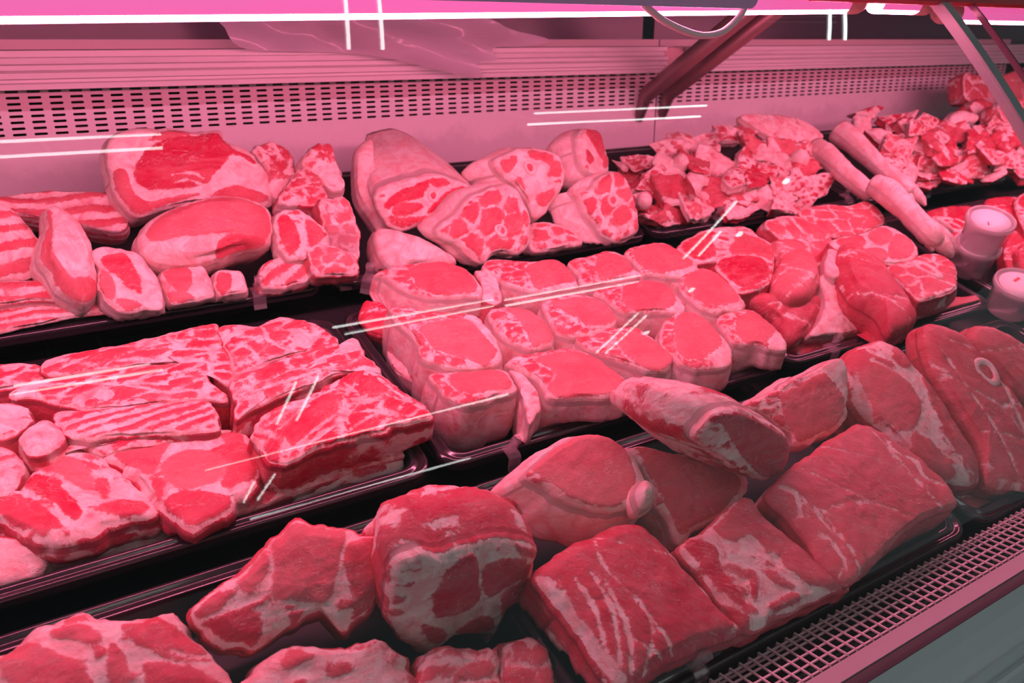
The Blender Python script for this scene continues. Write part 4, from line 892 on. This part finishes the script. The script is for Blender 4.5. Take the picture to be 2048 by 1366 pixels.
# ------------------------------------------------------------------ front row, left tray: neck chunks
G5 = 'neck chunks in the front left tray'
def chunk(label, o, h, **k): return piece('neck_chunk', label, 'meat chunk', G5, o, h, style=k.pop('style', 'neck'), **k)
chunk('large marbled neck chunk at the bottom left corner', '-80,1320 0,1296 35,1262 85,1234 165,1216 205,1226 290,1222 345,1208 378,1230 395,1265 430,1300 470,1345 490,1420 300,1500 0,1500 -80,1420', .058, ta=16, T=.10, r=.02, dome=.012, lump=.003, side='fat',
      muscles=(('100,1260 150,1252 195,1265 205,1290 185,1300 140,1285 108,1278', .55), ('20,1290 70,1285 110,1310 175,1345 185,1400 60,1400 0,1340', .5), ('245,1255 290,1245 350,1250 400,1290 420,1320 350,1330 290,1310 255,1280', .65), ('190,1300 215,1310 200,1330', .7), ('290,1330 400,1345 440,1380 320,1400', .75), ('90,1240 150,1228 190,1235 150,1245', .5), ('220,1300 250,1320 255,1390 225,1390', .55)), seams=(('345,1310 380,1318 420,1312', .003),))
chunk('wedge-shaped neck chunk with a flat pale red face in the front left tray', '376,1222 420,1182 490,1130 540,1080 582,1042 640,1046 700,1054 760,1074 792,1108 788,1160 750,1206 712,1258 690,1270 640,1225 570,1262 510,1300 450,1302 405,1270', .062, ta=30, tb=-8, T=.06, r=.014, dome=.008, lump=.003, side='lean',
      muscles=(('560,1055 590,1046 650,1052 690,1065 680,1110 665,1180 650,1205 600,1205 545,1200 548,1130 545,1085', .40), ('685,1120 700,1085 750,1075 785,1105 780,1140 745,1200 715,1215 700,1180', .6), ('420,1250 470,1220 520,1230 520,1280 470,1298', .8), ('390,1222 440,1180 470,1185 420,1235', .55), ('570,1230 620,1222 600,1245', .8), ('705,1225 740,1200 745,1215 712,1250', .8), ('480,1150 530,1100 535,1140 500,1190', .4)))
chunk('knobbly neck end with spongy red bone at the rear of the front left tray', '735,1052 755,1018 790,980 832,960 880,956 925,968 945,1000 944,1028 900,1028 860,1045 810,1062 770,1072', .055, ta=10, T=.08, r=.016, lump=.004, muscles=(('745,1045 775,1015 800,1000 830,990 825,1020 790,1045 755,1062', .6), ('790,985 830,965 850,975 835,990', .6), ('855,1000 890,985 935,985 942,1015 915,1020 870,1015', .9), ('865,965 900,962 890,975', .6)))
chunk('big neck chunk with a marbled cut face toward the glass in the front left tray', '775,1245 780,1200 788,1158 800,1128 850,1112 895,1112 925,1098 985,1082 1040,1082 1078,1100 1080,1118 1070,1160 1062,1205 1040,1262 1015,1278 955,1276 915,1276 885,1296 850,1322 812,1296', .040, ta=82, tb=-8, end=(880, 1062, .055), taper=.85, r=.012, side='marb', split=('cut_face', 'flank'), bulge=.008, lump=.002,
      muscles=(('872,1170 900,1130 950,1108 955,1150 955,1195 920,1220 870,1230 862,1200', .85), ('965,1130 1010,1112 1055,1122 1060,1145 1010,1170 975,1190 962,1165', .8), ('1000,1190 1030,1165 1058,1160 1050,1215 1030,1255 1005,1240', .85), ('910,1262 940,1238 975,1225 985,1250 950,1270', .85), ('840,1245 875,1250 895,1268 870,1285 850,1270', .8), ('1030,1085 1072,1098 1072,1115 1040,1108', .85)))
chunk('red neck chunk at the bottom edge below the wedge', '485,1420 505,1340 545,1305 600,1285 660,1290 720,1282 772,1268 800,1290 830,1330 850,1420', .035, ta=20, T=.08, r=.018, lump=.003, tone=.6, w=.004)
chunk('pink neck chunk at the bottom edge below the marbled cut face', '838,1420 845,1340 870,1305 915,1290 965,1295 1000,1300 1012,1340 1020,1420', .020, ta=25, T=.06, r=.014, tone=.55)
chunk('ragged neck chunk at the bottom edge beside the tray rim', '1008,1300 1030,1282 1062,1274 1090,1300 1115,1345 1130,1420 1020,1420', .008, ta=20, tb=10, T=.05, lump=.004, tone=.6)

# ------------------------------------------------------------------ front row, centre tray: loin joints
G6 = 'loin joints in the front middle tray'
def joint(label, o, h, **k): return piece('loin_joint', label, 'loin joint', G6, o, h, style=k.pop('style', 'loin'), **k)
joint('round pale-faced loin joint with thick fat side at rear left of front middle tray', '1046,950 1062,936 1082,918 1104,896 1130,878 1165,867 1200,866 1236,880 1264,905 1288,940 1294,975 1278,1006 1248,1018 1212,1021 1166,1012 1130,1000 1094,977 1064,962', .078, ta=20, tb=-6, T=.060, taper=1.28, bone_side=.9, eye=('1062,936 1100,902 1130,881 1165,870 1200,869 1234,883 1258,910 1272,955 1262,985 1240,1010 1212,1016 1166,1005 1130,990 1096,962', .28), side='fat', split=CF, r=.007, dome=.002, skew=(-.02, .0), rim=.0, blood=.35)
joint('red flank piece behind the round pale loin joint', '970,1018 1000,985 1040,955 1062,945 1075,960 1050,1000 1035,1035 1000,1050 975,1040', .040, ta=15, T=.06, style='lean', side='lean', tone=.95, r=.016)
piece('fat_knob', 'curled pale fat knob at the right of the round pale loin joint', 'fat trimming', None, '1276,985 1290,962 1308,968 1314,990 1304,1004 1286,1012', .080, ta=25, T=.035, style='fat', side='fat', lump=.006, r=.010, blood=.2)
joint('loin joint with a shaded cut end lying on top of the other joints', '1392,884 1412,850 1432,828 1470,819 1510,830 1545,848 1578,872 1585,905 1572,940 1552,958 1528,968 1500,955 1470,938 1430,912', .108, ta=76, tb=-12, end=(1300, 812, .105), taper=.80, r=.012, bulge=.012, lump=.003, side='streaky', split=('cut_face', 'flank'), blood=.8, eye=('1440,832 1480,822 1530,842 1575,875 1578,910 1560,945 1530,955 1498,930 1470,895', .75), tone=.8, w=.003)
joint('loin joint with a wide smooth cut face right of the top joint', '1486,812 1530,790 1588,758 1640,735 1664,718 1688,720 1698,755 1699,815 1682,852 1640,880 1592,895 1584,872 1556,848 1522,826', .075, ta=36, tb=-16, T=.060, bone_side=.4, eye=('1560,790 1600,768 1642,745 1662,760 1685,790 1690,825 1672,850 1640,868 1600,885 1585,865 1565,830', .42), side='fat', split=CF, rim=.002)
joint('loin joint in the shade under the top joint', '1256,902 1290,892 1350,905 1420,918 1470,938 1500,962 1484,1000 1444,1042 1392,1066 1356,1090 1340,1052 1312,1014 1310,980 1285,935', .045, ta=30, T=.07, bone_side=.8, eye=('1275,900 1350,910 1420,922 1468,945 1482,975 1440,1025 1390,1052 1358,1070 1340,1030 1318,985', .5), side='fat', split=CF, rim=.002)
joint('long red loin block at the front left of the front middle tray', '1072,1152 1110,1110 1180,1070 1258,1040 1300,1056 1340,1090 1382,1140 1424,1190 1462,1230 1488,1258 1450,1275 1395,1292 1330,1325 1268,1372 1230,1375 1184,1310 1122,1222', .052, ta=12, tb=-3, T=.09, style='lean', side='lean', tone=.78, r=.012, dome=.008, ang=-45, rim=.0, lump=.002, w=.0004, cell=(.2, .09),
      seams=(('1080,1160 1130,1215 1185,1290 1240,1360', .012), ('1150,1165 1185,1220 1215,1320', .0045), ('1180,1150 1220,1230 1240,1330', .004), ('1205,1165 1250,1260 1262,1345', .004), ('1190,1085 1200,1130 1260,1200 1330,1280 1350,1310', .0022), ('1262,1190 1300,1260 1290,1350', .003), ('1300,1060 1360,1125 1440,1215', .0015), ('1110,1165 1150,1230', .005)))
joint('short loin block with a white marbled top in the middle of the front middle tray', '1360,1092 1420,1050 1492,988 1530,1030 1590,1080 1642,1122 1702,1170 1680,1180 1620,1202 1560,1232 1498,1262 1440,1200 1398,1142', .048, ta=12, T=.09, style='lean', side='lean', tone=.6, r=.010, dome=.006, lump=.002, ang=-40, blood=1.0,
      muscles=(('1370,1090 1398,1078 1432,1100 1442,1142 1482,1192 1492,1222 1460,1202 1415,1150', .85), ('1425,1060 1450,1035 1490,992 1530,1033 1592,1082 1640,1122 1698,1168 1672,1180 1620,1172 1580,1150 1552,1118 1522,1100 1500,1075 1460,1085', .55), ('1498,1160 1512,1168 1510,1205 1502,1200', .9), ('1440,1205 1470,1215 1500,1240 1490,1258', .7), ('1530,1215 1575,1190 1600,1200 1560,1222', .7)))
joint('large square loin block at the right end of the front middle tray', '1540,982 1590,930 1676,870 1722,844 1760,858 1820,898 1880,948 1919,998 1906,1012 1850,1032 1792,1080 1742,1130 1704,1166 1660,1132 1620,1082 1572,1022', .056, ta=10, tb=2, T=.10, style='lean', side='lean', tone=.55, r=.009, dome=.005, ang=-40, lump=.002, w=.0004, cell=(.2, .09), rim=.0,
      seams=(('1742,862 1800,925 1850,985 1888,1018', .004), ('1770,880 1790,905 1830,920', .004), ('1830,925 1850,955 1890,970', .006), ('1590,985 1650,1040 1700,1105 1722,1145', .003), ('1640,1070 1665,1090 1690,1130 1680,1150', .005), ('1560,975 1590,990 1600,1030', .007), ('1610,1010 1660,1060 1700,1100', .004)))

# ------------------------------------------------------------------ front row, right tray: long leg steaks
G7 = 'long leg steaks standing in the front right tray'
def lsteak(label, o, h, **k): return piece('long_steak', label, 'leg steak', G7, o, h, style='lean', side='lean', **k)
lsteak('long leg steak with a white knuckle streak, first in the front right tray', '1702,708 1724,686 1765,675 1796,685 1822,710 1852,742 1892,800 1932,862 1962,912 1973,950 1964,969 1928,971 1878,960 1830,930 1780,872 1742,842 1712,802 1700,752', .062, ta=25, tb=-16, T=.05, r=.020, dome=.010, tone=.55, ang=-55, rim=.001,
      muscles=(('1715,745 1735,725 1780,745 1820,780 1835,830 1815,865 1780,850 1745,820', .42), ('1705,705 1730,695 1735,720 1712,745 1710,790 1704,755', .7), ('1785,692 1815,700 1820,735 1800,740 1782,720', .65), ('1840,735 1880,785 1925,855 1955,910 1962,955 1920,930 1890,880 1850,800', .6), ('1820,870 1860,890 1910,950 1870,955 1830,925', .5), ('1870,860 1905,850 1915,880 1895,900', .85)), seams=(('1855,840 1890,890 1950,950', .002),))
lsteak('second leg steak with a round bone ring in the front right tray', '1850,652 1876,641 1928,662 1972,712 2004,752 2050,802 2092,900 2092,978 2022,982 1976,968 1966,902 1932,842 1882,762 1860,712', .075, ta=26, tb=-16, T=.05, r=.018, dome=.008, tone=.62, ang=-50, bones=((1968,746,22,1.2),), seams=(('1880,700 1930,780 1990,870 2040,960', .002), ('2000,760 2030,830 2060,900', .006)))
lsteak('third leg steak cut off by the right photo edge', '1945,668 1972,645 2050,678 2110,722 2120,820 2060,800 2004,750 1972,712', .080, ta=26, tb=-14, T=.05, r=.016, tone=.5, ang=-40)
lsteak('flat pink steak end at the bottom of the front right tray', '1872,985 1880,966 1960,972 2004,995 2014,1020 1972,1034 1920,1026 1886,1002', -.022, ta=4, T=.02, tone=.45)
piece('long_steak', 'dark steak edge between the square block and the first long steak', 'leg steak', G7, '1700,790 1712,805 1735,845 1740,880 1715,875 1700,850', .02, ta=20, tb=-20, T=.04, style='lean', side='lean', tone=.8)

# ------------------------------------------------------------------ clear tubs
def lathe(parent, name, c, ax, prof, m, n=36):
    ax = np.array(ax, float); ax /= np.linalg.norm(ax); a = np.cross(ax, [0, 1, 0]); a /= np.linalg.norm(a); b_ = np.cross(ax, a)
    R = [[c+ax*z+r*(math.cos(q)*a+math.sin(q)*b_) for q in np.linspace(0, 2*math.pi, n, endpoint=False)] for (r, z) in prof]
    return MB().rings(R).build(name, m, parent, True)
def tub(px, py, h, R, H, tilt, label, sticker=True, redmark=False, at=None):
    c = P(px, py, h) if at is None else at; ax = np.array([tilt[0], tilt[1], 1.0]); ax /= np.linalg.norm(ax)
    t = thing('plastic_tub', label, 'tub', c-ax*H, 'clear deli tubs')
    lathe(t, 'cup', c-ax*H, ax, [(R*.80, 0), (R*.83, .001), (R*.93, H*.80), (R*.955, H*.82), (R*.955, H*.90), (R*.95, H*.94)], TUBM)
    lathe(t, 'lid', c, ax, [(R*.97, -H*.16), (R*1.0, -H*.15), (R*1.015, -H*.04), (R*1.0, 0), (R*.95, .001), (R*.88, -.002), (R*.86, -.0045), (R*.3, -.0045)], TUBM)
    lab = lathe(t, 'lid_label', c, ax, [(R*.80, -.0040), (R*.80, -.0030), (R*.3, -.0028), (.001, -.0028)], PAPER)
    a = np.cross(ax, [0, 1, 0]); a /= np.linalg.norm(a); b_ = np.cross(ax, a)
    if redmark: MB().obox(c-a*R*.15-b_*R*.25-ax*.0022, a*R*.17, b_*R*.055, ax*.0005).build('red_mark', REDINK, lab)
    else: MB().obox(c+a*R*.35+b_*R*.1-ax*.0022, (a*.8+b_*.6)*R*.12, (b_*.8-a*.6)*R*.025, ax*.0005).build('red_mark', REDINK, lab)
    if sticker:
        V = []; rows = ((.12, 0), (.66, 0)); q0, q1 = -2.35, -0.95
        def wall(q, f, off): r = R*(.83+.10*f/.8)+off; return c-ax*H+ax*H*f+r*(math.cos(q)*EX+math.sin(q)*np.array([0, 1.0, 0]))
        b1 = MB(); A = np.linspace(q0, q1, 16)
        b1.rings([[wall(q, f, .0008) for q in A] for f in (.10, .35, .62)], cap=False, closed=False); st = b1.build('sticker', LILAC, t, True)
        b2 = MB()
        for k in range(14):
            qa = q0+.45+k*.042; b2.rings([[wall(qa, f, .0013), wall(qa+(.022 if k % 3 else .012), f, .0013)] for f in (.34, .52)], cap=False, closed=False)
        b2.rings([[wall(q, f, .0013) for q in np.linspace(q0+.1, q1-.2, 8)] for f in (.17, .19)], cap=False, closed=False)
        b2.build('barcode', INK, st)
    return t
TR = .045; TH = .064; TT = (-.26, -.37)
tc = P(1983, 437, .120)
tub(1983, 437, .120, TR, TH, TT, 'topmost clear tub of the stack, white lid label with a small red mark', False)
ta_ = np.array([TT[0], TT[1], 1.0]); ta_ /= np.linalg.norm(ta_)
tub(0, 0, 0, TR, TH, TT, 'lower clear tub of the stack with a lilac sticker on its side', True, at=tc-ta_*(TH-.003)-EX*.006)
tub(2042, 566, .062, TR, TH, TT, 'separate clear tub at the right photo edge with a red-marked lid', True, True)

# ------------------------------------------------------------------ clear ticket clips on the rims
def clip(px, py, label, s=1.0, rot=0.0, blade=False):
    c = P(px, py, .004); t = thing('ticket_clip', label, 'ticket clip', c, 'clear ticket clips on the tray rims')
    ca, sa = math.cos(rot), math.sin(rot); X = EX*ca+ES*sa; Y = -EX*sa+ES*ca
    q = lambda x, y, z: c+(X*x+Y*y+EH*z)*s
    w = .009
    prof = [(.012, .002), (-.004, .003), (-.009, .001), (-.010, -.012), (-.014, -.018), (-.016, -.016), (-.0125, -.010), (-.0115, .003), (-.005, .0062), (.012, .005)]
    MB().rings([[q(x, a, b) for a, b in prof] for x in (-w, w)]).build('hook', CLEAR, t)
    MB().obox(q(0, 0, .011), X*.006*s, Y*.003*s, EH*.006*s).obox(q(0, 0, .020), X*.0045*s, Y*.0028*s, EH*.004*s).build('post', CLEAR, t)
    lathe(t, 'socket', q(-.005, -.003, .026), X, [(.0045*s, 0), (.006*s, .001*s), (.006*s, .011*s), (.0045*s, .012*s)], CLEAR, 18)
    if blade: MB().obox(q(-.001, .004, .055), X*.022*s, Y*.0007*s, (EH+Y*.25)*.028*s).build('ticket_holder', CLEAR, t)
clip(515, 588, 'clear ticket clip on the rim below the smallest belly chunk')
clip(686, 552, 'clear ticket clip with an upright blade at the corner of two back trays', 1.0, 0, True)
clip(738, 560, 'clear ticket clip beside the rear left loin chop', 1.0, -.7)
clip(1022, 908, 'clear ticket clip on the front rim of the centre tray', .9)
clip(1662, 700, 'clear ticket clip on the front rim of the steak tray', .95)
clip(1432, 440, 'clear ticket clip on the rim below the bone scraps')
clip(1690, 396, 'clear ticket clip under the red-stained trotter')
clip(1852, 378, 'clear ticket clip below the heap of red bones', 1.0)
clip(1392, 1338, 'clear ticket clip lying on the front rim beside the wire grille', .9)

# ------------------------------------------------------------------ white shop tubes on the ceiling behind the viewer (seen mirrored in the glass)
def mirror(x, y, Z):
    """where the ceiling plane is seen in the front glass at this pixel"""
    d = ray(x, y); lo, hi = .2, 3.0
    f = lambda t: (CAM+d*t)[1]-glY((CAM+d*t)[2])
    ts = np.linspace(.2, 3, 400); fv = np.array([f(t) for t in ts]); k = np.where(np.sign(fv[1:]) != np.sign(fv[:-1]))[0]
    if not len(k): return None
    a, b = ts[k[0]], ts[k[0]+1]
    for _ in range(40):
        mdl = (a+b)/2
        if np.sign(f(mdl)) == np.sign(f(a)): a = mdl
        else: b = mdl
    p = CAM+d*a; dy = float(np.polyval(np.polyder(gc), p[2])); nn = np.array([0, -1, dy])/math.hypot(1, dy); p = p+nn*.006
    rd = d-2*np.dot(d, nn)*nn
    if rd[2] <= .02: return None
    return p+rd*((Z-p[2])/rd[2])
GL = 'white tube lights on the shop ceiling'
def shop_tube(a, b, label, Z=2.9):
    A, B = mirror(*a, Z), mirror(*b, Z)
    if A is None or B is None: print('no mirror', a, b); return
    L_ = np.linalg.norm(B-A)
    if L_ > 3.0: print('long lamp', a, b, A.round(2), B.round(2))
    t = thing('ceiling_light', label, 'ceiling light', (A+B)/2, GL); ax = (B-A)/L_
    dist = np.linalg.norm((A+B)/2-CAM)
    MB().tube([A, B], .0045, 12).build('tube', LAMP, t, True)
    sd = np.cross(ax, [0, 0, 1.0]); sd /= np.linalg.norm(sd)
    MB().obox((A+B)/2+np.array([0, 0, .010]), ax*(L_/2), sd*.006, np.array([0, 0, .003])).build('batten', WHITE, t)
    for p in (A+ax*.1, B-ax*.1): MB().obox((p+np.array([0, 0, (3.2-Z)/2+.021])), np.array([.004, 0, 0]), np.array([0, .004, 0]), np.array([0, 0, (3.2-Z)/2-.019])).build('hanger', WHITE, t)
for k, (a, b) in enumerate((((0, 290), (322, 275)), ((0, 320), (325, 302)), ((1068, 232), (1410, 215)), ((1055, 254), (1398, 237)), ((28, 775), (300, 731)), ((20, 793), (325, 742)),
        ((665, 658), (985, 602)), ((690, 671), (985, 615)), ((1008, 603), (1281, 553)), ((1010, 614), (1275, 566)), ((410, 942), (1015, 790)), ((553, 850), (592, 765)), ((593, 842), (636, 755)),
        ((487, 1005), (508, 965)), ((515, 1000), (550, 948)), ((1190, 708), (1275, 628)), ((1210, 708), (1292, 632)), ((1365, 520), (1472, 405)), ((1395, 515), (1440, 465)),
        ((690, 2), (697, 105)), ((757, 2), (765, 105)), ((500, 1038), (940, 916)), ((1657, 2), (1656, 84)), ((1686, 2), (1688, 84)))):
    shop_tube(a, b, 'long bare white tube light hanging below the shop ceiling behind the viewer')
for (x, y, r) in ((1571, 366, 6), (1478, 471, 6), (1382, 582, 6), (1292, 667, 5)):
    c = mirror(x, y, 2.9)
    if c is None: continue
    t = thing('ceiling_light', 'small round white spotlight below the shop ceiling behind the viewer', 'ceiling light', c, GL)
    lathe(t, 'lens', c, [0, 0, 1], [(.001, 0), (.018, 0), (.018, .004)], LAMP, 20); lathe(t, 'housing', c, [0, 0, 1], [(.022, .004), (.045, .010), (.045, .06), (.02, .07), (.02, .30)], WHITE, 20)
